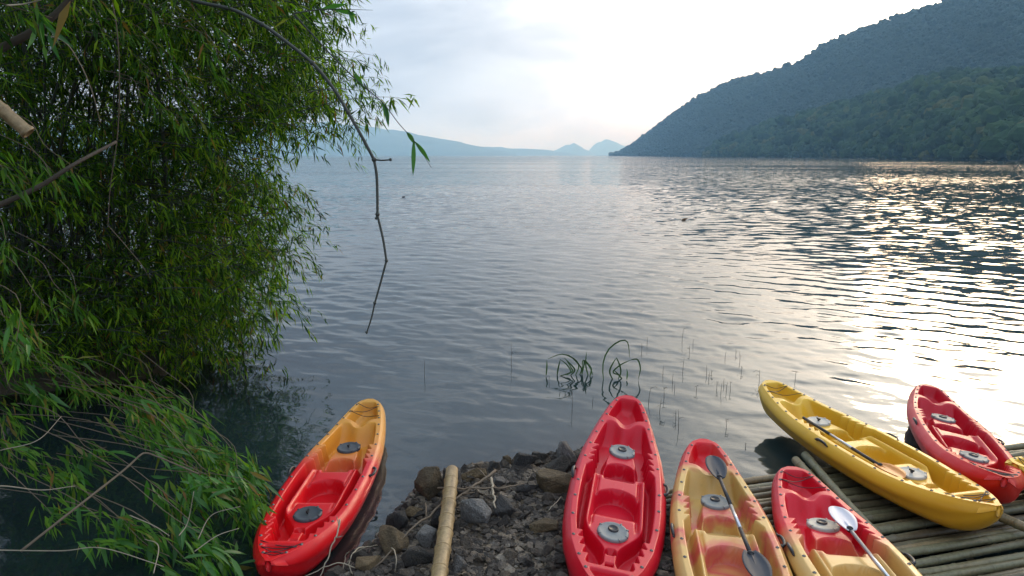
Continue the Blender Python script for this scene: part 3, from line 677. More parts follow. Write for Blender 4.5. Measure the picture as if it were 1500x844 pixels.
# ------------------------------------------------------------------ bamboo raft
def pole_mesh(name, L, r, seed, inter=0.32, sides=10):
    rr = random.Random(seed); prof = []; x = 0; ring = []
    bend = rr.uniform(-0.02, 0.02); ph = rr.uniform(0, 6)
    prof.append((0, r * .98))
    xn = rr.uniform(.1, inter)
    while xn < L:
        k = rr.uniform(0.96, 1.05)
        prof += [(xn - .035, r * k), (xn - .012, r * 1.07), (xn - .003, r * 1.15), (xn + .004, r * 1.02), (xn + .012, r * 1.10), (xn + .03, r * k)]
        xn += inter * rr.uniform(.8, 1.15)
    prof.append((L, r * .97)); prof = [p_ for p_ in prof if p_[0] <= L]; prof = np.array(prof)
    th = np.linspace(0, 2 * math.pi, sides, endpoint=False)
    X = np.repeat(prof[:, :1], sides, 1); by = bend * np.sin(prof[:, 0] / L * 3.14 + ph * .1); bz = .008 * np.sin(prof[:, 0] * 1.7 + ph)
    Y = prof[:, 1:] * np.cos(th) + by[:, None]; Z = prof[:, 1:] * np.sin(th) + bz[:, None]
    n = len(prof)
    # hollow ends: inner lip and recessed disc
    def ringv(x, rad, k): return np.stack([np.full(sides, x), rad * np.cos(th) + by[k], rad * np.sin(th) + bz[k]], -1)
    v = np.concatenate([ringv(.05, r * .3, 0), ringv(.05, r * .78, 0), ringv(0, r * .8, 0), np.stack([X, Y, Z], -1).reshape(-1, 3), ringv(L, r * .8, -1), ringv(L - .05, r * .78, -1), ringv(L - .05, r * .3, -1)])
    return mesh_np(name, v, gridfaces(n + 6, sides, True))
raft = thing('bamboo_raft', 'bamboo pole raft under the kayaks at the water edge', 'raft', (2.37, 6.59, 0.12))
RAFT_YAW = math.radians(13.9); raft.rotation_euler = (0, 0, RAFT_YAW)
pms = [pole_mesh('pole', 5.2, 0.038, s) for s in range(5)]
rr = random.Random(4)
for i in range(31):
    o = obj('pole', pms[i % 5], RAFT, raft, (-1.30 + rr.uniform(-.12, .12), -0.05 - i * 0.095, rr.uniform(-.012, .012) - 0.05))
    o.scale = (1, rr.uniform(.9, 1.08), rr.uniform(.9, 1.08)); o.rotation_euler = (rr.uniform(0, 6.28), rr.uniform(-.004, .004), rr.uniform(-.012, .012))
bm_ = pole_mesh('cross_beam', 3.1, 0.055, 9)
for xx in (-0.8, 1.2, 3.3):
    o = obj('cross_beam', bm_, RAFT, raft, (xx, 0.08, -0.15)); o.rotation_euler = (0, 0, -math.pi / 2)
pl = pole_mesh('loose_pole', 2.3, 0.045, 21)
def loose(a, b, label, me, mat=RAFT, name='bamboo_pole', group=None):
    a = Vector(a); b = Vector(b); L0 = max(v_.co.x for v_ in me.vertices); L = (b - a).length
    o = obj(name, me, mat, None, a, label=label, category='bamboo pole')
    if group: o['group'] = group
    o.rotation_mode = 'QUATERNION'; o.rotation_quaternion = (b - a).to_track_quat('X', 'Z'); o.scale = (L / L0, 1, 1); return o
loose(at_z(1166, 673, .21), at_z(1262, 775, .19), 'grey bamboo pole lying across the raft, next to the half red kayak', pl)
loose(at_z(1179, 667, .20), at_z(1300, 800, .20), 'dark bamboo pole lying across the raft, on the yellow kayak side of its twin', pole_mesh('loose_pole', 2.3, 0.043, 31))
loose(at_z(1458, 755, .20), at_z(1530, 785, .20), 'brown bamboo pole end beneath the yellow kayak tip', pole_mesh('loose_pole', 1.0, 0.042, 41))

# ------------------------------------------------------------------ rocks
def rock_mesh(name, seed, pts=15, cut=0.05, sub=1):
    r = random.Random(seed); bm = bmesh.new()
    for i in range(pts):
        v = Vector((r.gauss(0, 1), r.gauss(0, 1), r.gauss(0, 1))).normalized() * r.uniform(.78, 1.0)
        bm.verts.new((v.x, v.y * r.uniform(.8, 1), v.z))
    res = bmesh.ops.convex_hull(bm, input=bm.verts)
    bmesh.ops.delete(bm, geom=[e for e in res['geom_interior'] if isinstance(e, bmesh.types.BMVert)], context='VERTS')
    bmesh.ops.dissolve_limit(bm, angle_limit=0.24, verts=bm.verts, edges=bm.edges)
    if sub:
        bmesh.ops.bevel(bm, geom=list(bm.edges), offset=cut, segments=1, affect='EDGES', clamp_overlap=True)
        bmesh.ops.triangulate(bm, faces=bm.faces)
        bmesh.ops.subdivide_edges(bm, edges=[e for e in bm.edges if e.calc_length() > 0.35], cuts=2, use_grid_fill=True)
        bmesh.ops.triangulate(bm, faces=bm.faces)
        for v in bm.verts:
            n = float(fbm(v.co.x * 2.2 + seed * 3.1, v.co.y * 2.2 + v.co.z * 1.7, 3)); v.co += v.co.normalized() * n * 0.10
    bmesh.ops.recalc_face_normals(bm, faces=bm.faces)
    me = bpy.data.meshes.new(name); bm.to_mesh(me); bm.free(); return me
BIG = [rock_mesh('boulder', s) for s in range(30, 44)]
boulders = [  # px, py (centre), half sizes in m (x, y, z), material, label
    (632, 708, (.15, .17, .17), ROCK_TAN, 'tan boulder at the water edge, left of the pale bamboo log'),
    (662, 700, (.17, .16, .15), ROCK_GREY, 'rounded grey boulder under the far end of the bamboo log'),
    (694, 695, (.13, .12, .10), ROCK_TAN, 'brown boulder touching the far end of the bamboo log on its right'),
    (830, 664, (.13, .12, .20), ROCK_GREY, 'pointed grey boulder standing against the plain red kayak'),
    (770, 674, (.16, .14, .14), ROCK_DARK, 'dark blocky boulder at the far edge of the rock pile'),
    (818, 682, (.13, .13, .13), ROCK_DARK, 'dark boulder at the foot of the pointed grey boulder'),
    (808, 706, (.21, .19, .13), ROCK_TAN, 'wide flat topped tan boulder beside the plain red kayak'),
    (695, 748, (.165, .16, .15), ROCK_GREY, 'largest pale grey boulder right of the bamboo log'),
    (739, 740, (.12, .12, .13), ROCK_GREY, 'pale grey boulder beside the short upright stick'),
    (731, 704, (.085, .08, .08), ROCK_GREY, 'small pale boulder behind the short upright stick'),
    (771, 712, (.11, .09, .07), ROCK_GREY, 'low grey boulder at the end of the long thin stick'),
    (627, 786, (.105, .11, .11), ROCK_GREY, 'blue grey boulder just left of the bamboo log'),
    (578, 790, (.21, .15, .12), ROCK_TAN, 'long sloping brown slab at the water edge near the floating kayak'),
    (586, 760, (.10, .09, .11), ROCK_DARK, 'dark boulder on the water edge behind the long brown slab'),
    (720, 683, (.12, .09, .09), ROCK_DARK, 'dark boulder on the far water edge between tan rocks'),
    (744, 668, (.09, .09, .09), ROCK_TAN, 'small tan boulder beside the dark blocky boulder'),
    (796, 771, (.13, .12, .07), ROCK_TAN, 'flat tan stone among the gravel near the plain red kayak'),
    (670, 826, (.09, .09, .08), ROCK_GREY, 'pale angular stone right of the bamboo log near its close end'),
    (792, 668, (.12, .11, .12), ROCK_DARK, 'dark boulder between the blocky one and the pointed one'),
    (604, 748, (.09, .08, .08), ROCK_TAN, 'small tan boulder on the left water edge of the pile'),
    (645, 757, (.12, .11, .11), ROCK_DARK, 'dark boulder hidden against the left side of the bamboo log'),
    (610, 815, (.13, .12, .10), ROCK_DARK, 'dark boulder between the brown slab and the bamboo log'),
    (540, 822, (.12, .10, .08), ROCK_TAN, 'brown boulder half in water next to the floating kayak'),
]
for i, (px, py, sz, mt, lab) in enumerate(boulders):
    p3 = at_z(px, py, 0.17); gz = float(ground_z(p3[0], p3[1]))
    p3 = at_z(px, py, gz + sz[2] * 0.75)
    me = BIG[i % len(BIG)].copy(); me.materials.append(mt)
    o = obj('boulder', me, None, None, (p3[0], p3[1], float(ground_z(p3[0], p3[1])) + sz[2] * 0.55), label=lab, category='rock', group='boulders of the rock pile')
    o.scale = [s_ * 1.2 for s_ in sz]; o.rotation_euler = (random.uniform(-.3, .3), random.uniform(-.3, .3), random.uniform(0, 6.28))
# loose stones that can be told apart
MED = [rock_mesh('stone', s, 12, 0.12, 0) for s in range(60, 72)]
for me in MED: me.materials.append(ROCK_MIX)
cnt = 0
while cnt < 290:
    x = random.uniform(-1.5, 0.75); y = random.uniform(4.6, 7.45)
    ys = float(np.interp(x, SH[:, 0], SH[:, 1]))
    if y > ys + 0.10 or float(under_kayak(x, y)) > 0.05: continue
    edge = ys - y
    s_ = random.uniform(.035, .075) if edge > 0.55 else random.uniform(.05, .12)
    o = obj('stone', MED[cnt % 12], None, ground, (x, y, float(ground_z(x, y)) + s_ * 0.35))
    o.scale = (s_ * random.uniform(.8, 1.3), s_ * random.uniform(.8, 1.2), s_ * random.uniform(.55, .95)); o.rotation_euler = (random.uniform(-.5, .5), random.uniform(-.5, .5), random.uniform(0, 6.28)); cnt += 1
# gravel between them
ico = rock_mesh('g', 5, 10, 0.1, 0); iv = np.array([v.co[:] for v in ico.vertices]); ib = bmesh.new(); ib.from_mesh(ico); bmesh.ops.triangulate(ib, faces=ib.faces)
it = np.array([[v.index for v in f.verts] for f in ib.faces]); ib.free()
N = 16000; x = rng.uniform(-2.3, 1.6, N); y = rng.uniform(3.8, 7.5, N); ys = np.interp(x, SH[:, 0], SH[:, 1]); keep = (y < ys + 0.15 + 0.2 * rng.random(N)) & (under_kayak(x, y) < 0.6); x, y = x[keep], y[keep]; N = len(x)
s_ = np.clip(rng.lognormal(math.log(.024), .45, N), .010, .06)[:, None]
ang = rng.uniform(0, 6.28, N); ca, sa = np.cos(ang), np.sin(ang)
sc3 = s_ * np.stack([rng.uniform(.8, 1.4, N), rng.uniform(.7, 1.2, N), rng.uniform(.4, .8, N)], 1)
lv = iv[None] * sc3[:, None, :]
gv = np.stack([lv[..., 0] * ca[:, None] - lv[..., 1] * sa[:, None] + x[:, None], lv[..., 0] * sa[:, None] + lv[..., 1] * ca[:, None] + y[:, None], lv[..., 2] + (ground_z(x, y) + s_[:, 0] * .25)[:, None]], -1)
gf = (it[None] + (np.arange(N) * len(iv))[:, None, None]).reshape(-1, 3)
obj('gravel', mesh_np('gravel', gv.reshape(-1, 3), gf, False), ROCK_MIX, None, kind='stuff', label='small loose gravel between the boulders', category='gravel')

# ------------------------------------------------------------------ bamboo log and sticks on the rocks
lg = pole_mesh('bamboo_log', 2.6, 0.062, 78, 0.30, 16)
a = at_z(662, 690, .34); b = at_z(641, 846, .30); b = a + (b - a) * 1.25
loose(a, b, 'thick pale dry bamboo log lying on the rock pile', lg, DRYBAM, 'bamboo_log')
def stick(pts, r, mat, label, name='dry_stick', side=()):
    P3 = [at_z(px, py, z) for px, py, z in pts]
    g = Geo(); sp = spline(P3, 5 * len(P3)); n = len(sp)
    sp = sp + rng.normal(0, r * 0.5, sp.shape)
    g.tube(sp, np.linspace(r, r * 0.55, n), 6)
    for k, d in side:
        q = sp[int(k * (n - 1))]; g.tube([q, q + np.array(d) * .5, q + np.array(d)], [r * .7, r * .5, r * .3], 5)
    return obj(name, g.mesh(name), mat, None, None, label=label, category='stick')
stick([(726, 690, .36), (690, 715, .34), (646, 742, .30), (610, 770, .28), (548, 832, .16)], .014, TWIG, 'long dark branch slanting across the pile under the bamboo log', side=[(.35, (.12, -.05, .05)), (.7, (-.02, .12, .08))])
stick([(640, 716, .30), (690, 716, .36), (735, 714, .36), (768, 708, .34)], .010, TWIG, 'long thin stick lying level behind the largest pale boulder')
stick([(720, 698, .34), (722, 722, .36), (724, 745, .33)], .014, TWIG_PALE, 'short upright pale stick leaning on the rocks')
stick([(703, 690, .30), (716, 702, .32), (728, 715, .36)], .008, TWIG, 'short thin stick crossing the long level one')
stick([(498, 762, .42), (493, 782, .36), (482, 812, .25), (468, 850, .1)], .008, TWIG_PALE, 'pale bent twig resting on the side of the floating kayak', side=[(.45, (.07, -.02, .03)), (.2, (-.03, .05, .06))])
stick([(560, 798, .05), (530, 802, .22), (516, 812, .28), (512, 830, .2), (520, 850, .1)], .006, TWIG_PALE, 'pale curved dry stem arching over the water by the slab', side=[(.5, (.1, 0, .06))])
stick([(540, 850, .1), (520, 832, .15), (490, 826, .18), (440, 848, .1)], .006, TWIG_PALE, 'thin dry stem lying low near the floating kayak')
stick([(573, 800, .2), (580, 815, .3), (578, 848, .15)], .006, TWIG_PALE, 'thin bent dry stem standing on the brown slab')
stick([(500, 850, .02), (506, 815, .12), (512, 808, .2)], .005, TWIG_PALE, 'straight thin dry stem rising beside the curved one')
stick([(822, 728, .25), (806, 745, .3), (800, 752, .22)], .005, TWIG_PALE, 'short dry grass stem by the plain red kayak')

# ------------------------------------------------------------------ reeds and water weeds
def blade_strip(g, pts, wd):
    sp = spline(pts, 12); n = len(sp); tan = np.gradient(sp, axis=0); tan /= np.linalg.norm(tan, axis=1)[:, None]
    sd = np.cross(tan, [0.2, 1, 0.1]); sd /= np.linalg.norm(sd, axis=1)[:, None] + 1e-9
    ww = (wd * np.sin(np.linspace(.5, 3.05, n)) + .0015)[:, None]; up = np.cross(sd, tan) * ww * .35
    v = np.concatenate([sp - sd * ww, sp + up, sp + sd * ww]); i = np.arange(n - 1)
    g.add(v, np.concatenate([np.stack([i, i + 1, i + 1 + n, i + n], 1), np.stack([i + n, i + n + 1, i + 1 + 2 * n, i + 2 * n], 1)]))
def reed(label, base, blades, wd=.0105):
    b0 = at_z(*base, 0.0); r = thing('reed_clump', label, 'reed', b0); D = b0[1]
    d0 = ray(*base); depth = (0 - CAM_H) / d0[2]
    for i, pts in enumerate(blades):
        g = Geo(); P3 = []
        for k, (px, py) in enumerate(pts):
            q = at_d(px, py, depth + .05 * math.sin(i * 2.3 + k)); q[2] = max(q[2], -.06); P3.append(q - b0)
        blade_strip(g, P3, wd); obj('reed_blade', g.mesh('reed_blade'), REED, r)
    return r
reed('clump of bent green reeds with folded blades standing in the lake', (848, 550), [
    [(862, 552), (858, 535), (859, 516)], [(852, 551), (856, 530), (853, 528)], [(864, 552), (866, 540), (858, 528)], [(843, 550), (848, 535), (838, 524), (822, 519), (802, 526)],
    [(836, 550), (842, 542), (834, 532), (826, 524)], [(830, 550), (836, 544), (830, 534), (820, 526)], [(848, 551), (852, 541), (844, 530), (832, 519)], [(820, 551), (838, 545), (836, 538), (828, 525)],
    [(868, 549), (864, 538), (854, 528), (853, 550)], [(816, 550), (818, 538), (821, 526)], [(800, 550), (801, 538), (801, 528)]])
reed('sparse clump of long arching reeds forming a loop above the lake', (905, 556), [
    [(884, 556), (883, 535), (890, 514), (905, 501), (917, 499), (921, 508), (922, 524)], [(900, 562), (893, 545), (898, 532), (903, 524)], [(903, 524), (908, 536), (909, 548), (902, 562)],
    [(908, 550), (898, 545), (910, 534), (925, 527)], [(925, 527), (934, 527), (938, 540), (935, 556)], [(918, 556), (919, 548), (918, 540)], [(912, 556), (905, 548), (899, 542)]])
wr = random.Random(12)
wspots = [(749, 535, 34), (622, 552, 26), (804, 560, 10), (838, 600, 30), (950, 590, 26), (966, 605, 22), (971, 548, 14), (999, 500, 22), (1010, 518, 12), (1035, 548, 14), (1056, 575, 16), (1064, 573, 14), (1050, 570, 12), (1070, 572, 14), (1060, 565, 12),
          (1038, 556, 12), (1042, 550, 8), (994, 628, 30), (990, 615, 16), (1064, 628, 16), (1112, 562, 22), (1165, 556, 14), (1000, 545, 22), (985, 560, 14), (940, 515, 14), (948, 505, 12), (1084, 530, 16), (1062, 525, 12), (1020, 575, 12), (928, 610, 14), (973, 582, 18), (988, 572, 10), (1092, 655, 8), (868, 590, 10), (1086, 545, 10), (1015, 505, 9), (1078, 520, 9)]
for px, py, hpx in wspots:
    b0 = at_z(px, py, 0.0); depth = b0[1] * 1.02; h = hpx / 1000 * depth
    g = Geo(); lean = wr.uniform(-.12, .12) * h
    g.tube(spline([(0, 0, -.05), (lean * .3, 0, h * .5), (lean, wr.uniform(-.1, .1) * h, h)], 7), np.linspace(.0042, .0018, 7), 5)
    nf = wr.randint(0, 2)
    for k in range(nf):
        zz = h * wr.uniform(.35, .9); sx = wr.choice((-1, 1)) * wr.uniform(.2, .45) * h
        g.tube([(lean * zz / h, 0, zz), (lean + sx * .6, 0, zz + .1 * h), (lean + sx, .02, zz - .1 * h * wr.random())], [.003, .0025, .0015], 4)
    obj('water_weed', g.mesh('water_weed'), REED_D, None, b0, label=('tall ' if hpx > 17 else 'short ') + ('unbranched', 'once forked', 'twice forked')[nf] + ' dark weed stem poking out of the lake', category='weed', group='weed stems in the shallows')
# bits floating on the lake
g = Geo(); b0 = at_z(1003, 323, 0); blade_strip(g, [(-.25, 0, .02), (0, .06, .09), (.28, .12, .14)], .07); blade_strip(g, [(-.1, 0, .03), (.02, .08, .0), (.1, .1, .05)], .05)
fl_ = obj('floating_leaf', g.mesh('floating_leaf'), simple('dead_leaf', (0.14, 0.07, 0.025), .7), None, b0, label='brown curled dead leaf floating far out on the open lake', category='leaf'); fl_.scale = (.7, .7, .7)
g = Geo(); b0 = at_z(591, 289, 0); q_ = spline([(-.3, 0, .02), (-.1, 0, .08), (.1, 0, .07), (.22, 0, .10), (.3, 0, .16), (.4, 0, .17)], 14); g.tube(q_, np.interp(np.arange(14), [0, 3, 7, 10, 12, 13], [.02, .12, .10, .05, .055, .01]), 8)
bird = obj('water_bird', g.mesh('water_bird'), simple('dark_feather', (0.03, 0.03, 0.03), .7), None, b0, label='tiny dark bird shape sitting on the lake beyond the hanging branch', category='bird'); bird.scale = (.42, .42, .42)

# ------------------------------------------------------------------ bamboo
class Leaves:
    def __init__(s): s.p = []; s.d = []; s.l = []; s.w = []
    def spray(s, p, d, n, size, spread=0.75, droop=0.5, length=0.45):
        """n leaves on a twig that starts at p and runs along d"""
        p = np.asarray(p, float); d = np.asarray(d, float); d = d / (np.linalg.norm(d) + 1e-9)
        f = np.sort(rng.random(n)) ** 0.7
        pos = p + f[:, None] * d * length + np.array([0, 0, -1]) * (f[:, None] ** 2) * length * 0.3 + rng.normal(0, .02, (n, 3))
        dr = d[None] * 0.7 + rng.normal(0, spread, (n, 3)) * [1, 1, .6] + np.array([0, 0, -droop]) * rng.uniform(.4, 1.3, (n, 1))
        dr /= np.linalg.norm(dr, axis=1)[:, None]
        s.p.append(pos); s.d.append(dr); s.l.append(size * rng.uniform(.65, 1.2, n)); s.w.append(size * rng.uniform(.055, .085, n))
        return pos[-1]
    def arrays(s): return np.concatenate(s.p), np.concatenate(s.d), np.concatenate(s.l), np.concatenate(s.w)
    def frames(s, d):
        up = rng.normal(0, .5, d.shape) + [0, 0, 1]; sd = np.cross(d, up); sd /= np.linalg.norm(sd, axis=1)[:, None] + 1e-9
        return sd, np.cross(sd, d)
    def mesh(s, name, sel=None):
        p, d, l, w_ = s.arrays()
        if sel is not None: p, d, l, w_ = p[sel], d[sel], l[sel], w_[sel]
        sd, nm = s.frames(d); L = l[:, None]; W = w_[:, None]; dn = np.array([[0, 0, -1.0]])
        m1 = p + d * L * .38 + dn * L * .02; tip = p + d * L + dn * L * .14
        a = m1 + sd * W + nm * W * .35; b = m1 - sd * W + nm * W * .35
        v = np.stack([p, a, tip, b, m1], 1).reshape(-1, 3); k = np.arange(len(p))[:, None] * 5
        t = np.concatenate([k + [0, 1, 4], k + [1, 2, 4], k + [4, 2, 3], k + [0, 4, 3]])
        return mesh_np(name, v, t, True)

# outline of the leaf mass against the lake and sky: rightmost x for each y of the photograph
EDGE_Y = [-900, -500, -200, -60, 0, 30, 60, 100, 130, 160, 185, 205, 222, 238, 260, 300, 350, 400, 440, 480, 500, 520, 560]
EDGE_X = [300, 420, 510, 530, 530, 545, 562, 570, 572, 556, 520, 455, 418, 440, 462, 474, 472, 455, 442, 432, 370, 310, 270]
C0 = np.array([-6.6, 10.9])
def culm_path(base, tip, lift):
    base = np.array(base); tip = np.array(tip); mid = base * .55 + tip * .45; mid[2] = max(base[2], tip[2]) * 0.75 + lift
    return spline([base, base * .8 + mid * .2 + [0, 0, mid[2] * .28], mid, tip], 22)
clump = thing('bamboo_clump', 'big green bamboo clump leaning over the lake shore', 'bamboo', (C0[0], C0[1], 0.1))
def child(name, me, mat, parent, **kw):
    o = obj(name, me, mat, parent, **kw); o.matrix_parent_inverse = Matrix.Translation(-parent.location); return o
r2 = random.Random(77)
def mass_point(y0, y1, xmin, d0, d1, inset=30):
    py = r2.uniform(y0, y1); xr = float(np.interp(py, EDGE_Y, EDGE_X)) - inset
    px = xr - abs(r2.random() ** 1.25) * (xr - xmin); t_ = (xr - px) / max(1, xr - xmin)
    return px, py, at_d(px, py, r2.uniform(d0, d1))
for i in range(62):                                            # upright stems
    if i < 44: bx, by = C0[0] + r2.gauss(-.2, 1.05), C0[1] + r2.gauss(0, .55)
    else: bx, by = r2.uniform(-11, -6.5), C0[1] + r2.uniform(-1.0, 1.5)
    px, py = r2.uniform(-250, 520), r2.uniform(-520, 60)
    if i % 4 == 0: px, py = r2.uniform(330, 440), r2.uniform(200, 420)
    tip = at_d(px, py, by / math.cos(PITCH) + r2.uniform(-1.6, .8))
    if tip[2] < 0.3: tip[2] = .3
    pth = culm_path((bx, by, float(ground_z(bx, by)) - .05), tip, r2.uniform(.3, 1.2))
    g = Geo(); rad = r2.uniform(.018, .034); rr_ = np.linspace(rad, rad * .25, len(pth)); rr_[::3] *= 1.13
    g.tube(pth, rr_, 6); child('culm', g.mesh('culm'), CULM, clump)
lv = Leaves(); tw = Geo()
def leafy(px, py, P, size, n, length):
    ax = np.array([C0[0] + (P[0] - C0[0]) * .45, C0[1] + (P[1] - C0[1]) * .5, P[2] + .15])
    d = P - ax; d[2] *= .3; d /= np.linalg.norm(d) + 1e-9
    d = d + rng.normal(0, .35, 3); d[2] -= .15
    lv.spray(P - d * length * .5, d, n, size, .6, .55, length)
    q0 = P - d * length * .5; back = q0 - (d * r2.uniform(.3, .9)) + [0, 0, -.1]
    tw.tube([back, (back + q0) / 2 + [0, 0, .06], q0, q0 + d * length * .8 - [0, 0, .1 * length]], [.006, .005, .004, .002], 3, False)
for k in range(1150):                                           # drooping leafy branches inside the frame
    inset = 20 + 150 * r2.random() ** 1.6
    px, py, P = mass_point(-60, 500, -60, 8.8, 12.4, inset)
    if px < 230 and 110 < py < 470 and r2.random() < .2: continue
    if P[2] < .5: P[2] = .5
    d = np.array([r2.uniform(.25, 1.0), r2.uniform(-.6, .35), r2.uniform(-.05, .45)]); d /= np.linalg.norm(d)
    L = r2.uniform(.7, 1.7); n = int(L * 9); ss = np.linspace(0, L, n)
    pth = P - d * L * .75 + ss[:, None] * d + np.array([0, 0, -1]) * (ss[:, None] ** 2) * r2.uniform(.12, .30)
    pth = pth[pth[:, 2] > .1]
    if len(pth) < 3: continue
    tw.tube(pth, np.linspace(.008, .002, len(pth)), 3, False)
    size = r2.uniform(.13, .20)
    for q in range(1, len(pth)):
        dd = d * .5 + rng.normal(0, .55, 3) + [0, 0, -.35]
        lv.spray(pth[q] + rng.normal(0, .05, 3), dd, r2.randint(5, 10), size, .5, .65, r2.uniform(.18, .38))
for k in range(4200):                                          # the far side of the clump
    px, py, P = mass_point(-60, 520, -80, 11.6, 13.6, 70 + 60 * r2.random())
    if P[2] < .15: continue
    leafy(px, py, P, r2.uniform(.15, .22), r2.randint(7, 10), r2.uniform(.35, .6))
for k in range(2200):                                          # crown above and beside the frame
    px, py, P = mass_point(-700, 0, -500, 7.5, 13.0, 40); leafy(px, py, P, r2.uniform(.2, .3), 9, .7)
for k in range(700):
    px, py = r2.uniform(-700, -60), r2.uniform(-100, 520); P = at_d(px, py, r2.uniform(6.5, 12)); 
    if P[2] > .2: leafy(px, py, P, r2.uniform(.2, .28), 9, .7)
child('foliage', lv.mesh('foliage'), LEAF, clump, kind='stuff')
child('twigs', tw.mesh('twigs'), DARKTWIG, clump, kind='stuff')
# brush and dead stems at the clump's foot
br = Geo()
for k in range(900):
    px, py = r2.uniform(-150, 300), r2.uniform(330, 560); P = at_d(px, py, r2.uniform(9.6, 11.8))
    d = np.array([r2.gauss(0, .5), r2.gauss(0, .4), r2.gauss(.4, .6)]); L = r2.uniform(.4, 1.3)
    br.tube([P, P + d * L * .5 + [0, 0, .05], P + d * L], [.007, .005, .003], 3, False)
child('dead_brush', br.mesh('dead_brush'), DARKTWIG, clump, kind='stuff')

# the grove goes on along the shore, its crown reaching over the near water
grove = thing('bamboo_clump', 'bamboo grove on the near bank whose crown shades the dark shallows', 'bamboo', (-7.2, 3.4, 0.2))
lv2 = Leaves()
for i in range(40):
    bx, by = r2.uniform(-9.5, -6.2), r2.uniform(1.0, 5.2)
    tip = (r2.uniform(-6.5, -2.4), by + r2.uniform(.5, 3.2), r2.uniform(5.4, 8.5))
    pth = culm_path((bx, by, float(ground_z(bx, by)) - .05), tip, r2.uniform(1.2, 2.2)); g = Geo(); g.tube(pth, np.linspace(.03, .008, len(pth)), 6); child('culm', g.mesh('culm'), CULM, grove)
    for f_ in range(50):
        P = pth[r2.randint(7, len(pth) - 1)] + rng.normal(0, .75, 3)
        if P[2] < 3.4 + .235 * P[1] and P[0] > -.80 * P[1]: continue
        if P[2] > .4: lv2.spray(P, rng.normal(0, 1, 3) + [.4, .2, -.2], 10, r2.uniform(.22, .32), .6, .5, .7)
child('foliage', lv2.mesh('foliage'), LEAF, grove, kind='stuff')

# low branches drooping over the shallows, close to the camera
near = thing('bamboo_branches', 'low leafy bamboo branches drooping over the dark shallows', 'bamboo', (-4.6, 6.6, 0.0))
nl = Leaves(); ns = []
near_t = [(20, 560, .9), (60, 575, .9), (110, 562, .9), (150, 560, .8), (190, 575, .8), (225, 590, .75), (255, 580, .7), (285, 605, .65), (210, 625, .7), (245, 640, .65), (300, 640, .55), (330, 655, .5), (350, 685, .45), (365, 715, .4), (310, 680, .5),
          (270, 668, .55), (140, 655, .6), (100, 690, .5), (60, 680, .6), (30, 650, .7), (80, 745, .45), (170, 760, .4), (215, 775, .35), (150, 790, .35), (260, 730, .4), (290, 775, .3), (330, 800, .25), (240, 815, .25), (310, 835, .2), (280, 700, .5), (375, 690, .45), (350, 740, .3),
          (15, 600, .8), (45, 520, 1.2), (10, 500, 1.4), (100, 530, 1.1), (335, 690, .5), (320, 700, .5), (205, 560, .8), (260, 620, .65), (295, 655, .55), (235, 605, .7), (180, 600, .75)]
for px, py, z in near_t:
    for rep in range(6):
        tip = at_z(px + r2.gauss(0, 11), py + r2.gauss(0, 8), z + r2.uniform(-.1, .12))
        d = np.array([.8, -.25, -.12]) + rng.normal(0, .3, 3); d /= np.linalg.norm(d)
        nl.spray(tip - d * .25, d, r2.randint(6, 10), r2.uniform(.13, .26), .45, .65, .38)
        if rep == 0:
            root = tip + np.array([-1.2 - r2.random(), .5 + .8 * r2.random(), .35 * r2.random() + .05]); ns.append((root, tip, d))
for px, py, dep in [(10, 445, 5.5), (25, 470, 5.6), (50, 490, 6), (80, 440, 6.5), (110, 425, 7), (125, 440, 7), (15, 490, 5), (60, 240, 6), (85, 235, 6), (75, 262, 6), (20, 255, 5.5), (45, 15, 5), (60, 20, 5), (5, 350, 5.5), (230, 45, 8), (255, 70, 8), (290, 60, 7.8), (310, 95, 7.8), (270, 100, 7.8), (240, 155, 8), (260, 165, 8), (300, 170, 8), (320, 40, 8), (230, 30, 8), (350, 70, 8), (10, 230, 5.5), (180, 40, 8), (200, 95, 8.2), (150, 25, 7.5)]:
    for rep in range(2):
        tip = at_d(px + r2.gauss(0, 8), py + r2.gauss(0, 6), dep); d = np.array([.6, -.2, -.35]) + rng.normal(0, .3, 3); d /= np.linalg.norm(d)
        nl.spray(tip - d * .2, d, r2.randint(6, 9), r2.uniform(.15, .22), .4, .7, .34)
        if rep == 0: ns.append((tip + np.array([-1.0, .6, .5]), tip, d))
P_, D_, L_, W_ = nl.arrays()
order = np.argsort(np.linalg.norm(P_ - [0, 0, CAM_H], axis=1) / L_)
sd_, nm_ = nl.frames(D_)
def leaf_mesh(seed):
    n = 6; s_ = np.linspace(0, 1, n); wv = np.sin(np.clip(s_ ** .7, 0, 1) * math.pi) * .085; wv[0] = .008; wv[-1] = 0.002
    z_ = -.16 * s_ ** 2 - .02 * seed * np.sin(s_ * 3)
    v = np.concatenate([np.stack([s_, wv, z_ + wv * .35], 1), np.stack([s_, 0 * s_, z_], 1), np.stack([s_, -wv, z_ + wv * .35], 1)]); i = np.arange(n - 1)
    me = mesh_np('leaf', v, np.concatenate([np.stack([i, i + n, i + n + 1, i + 1], 1), np.stack([i + n, i + 2 * n, i + 2 * n + 1, i + n + 1], 1)])); return me
def leaf_one(name, c):
    return simple(name, c, .42, 0, 6, .3, .05)
LM = []
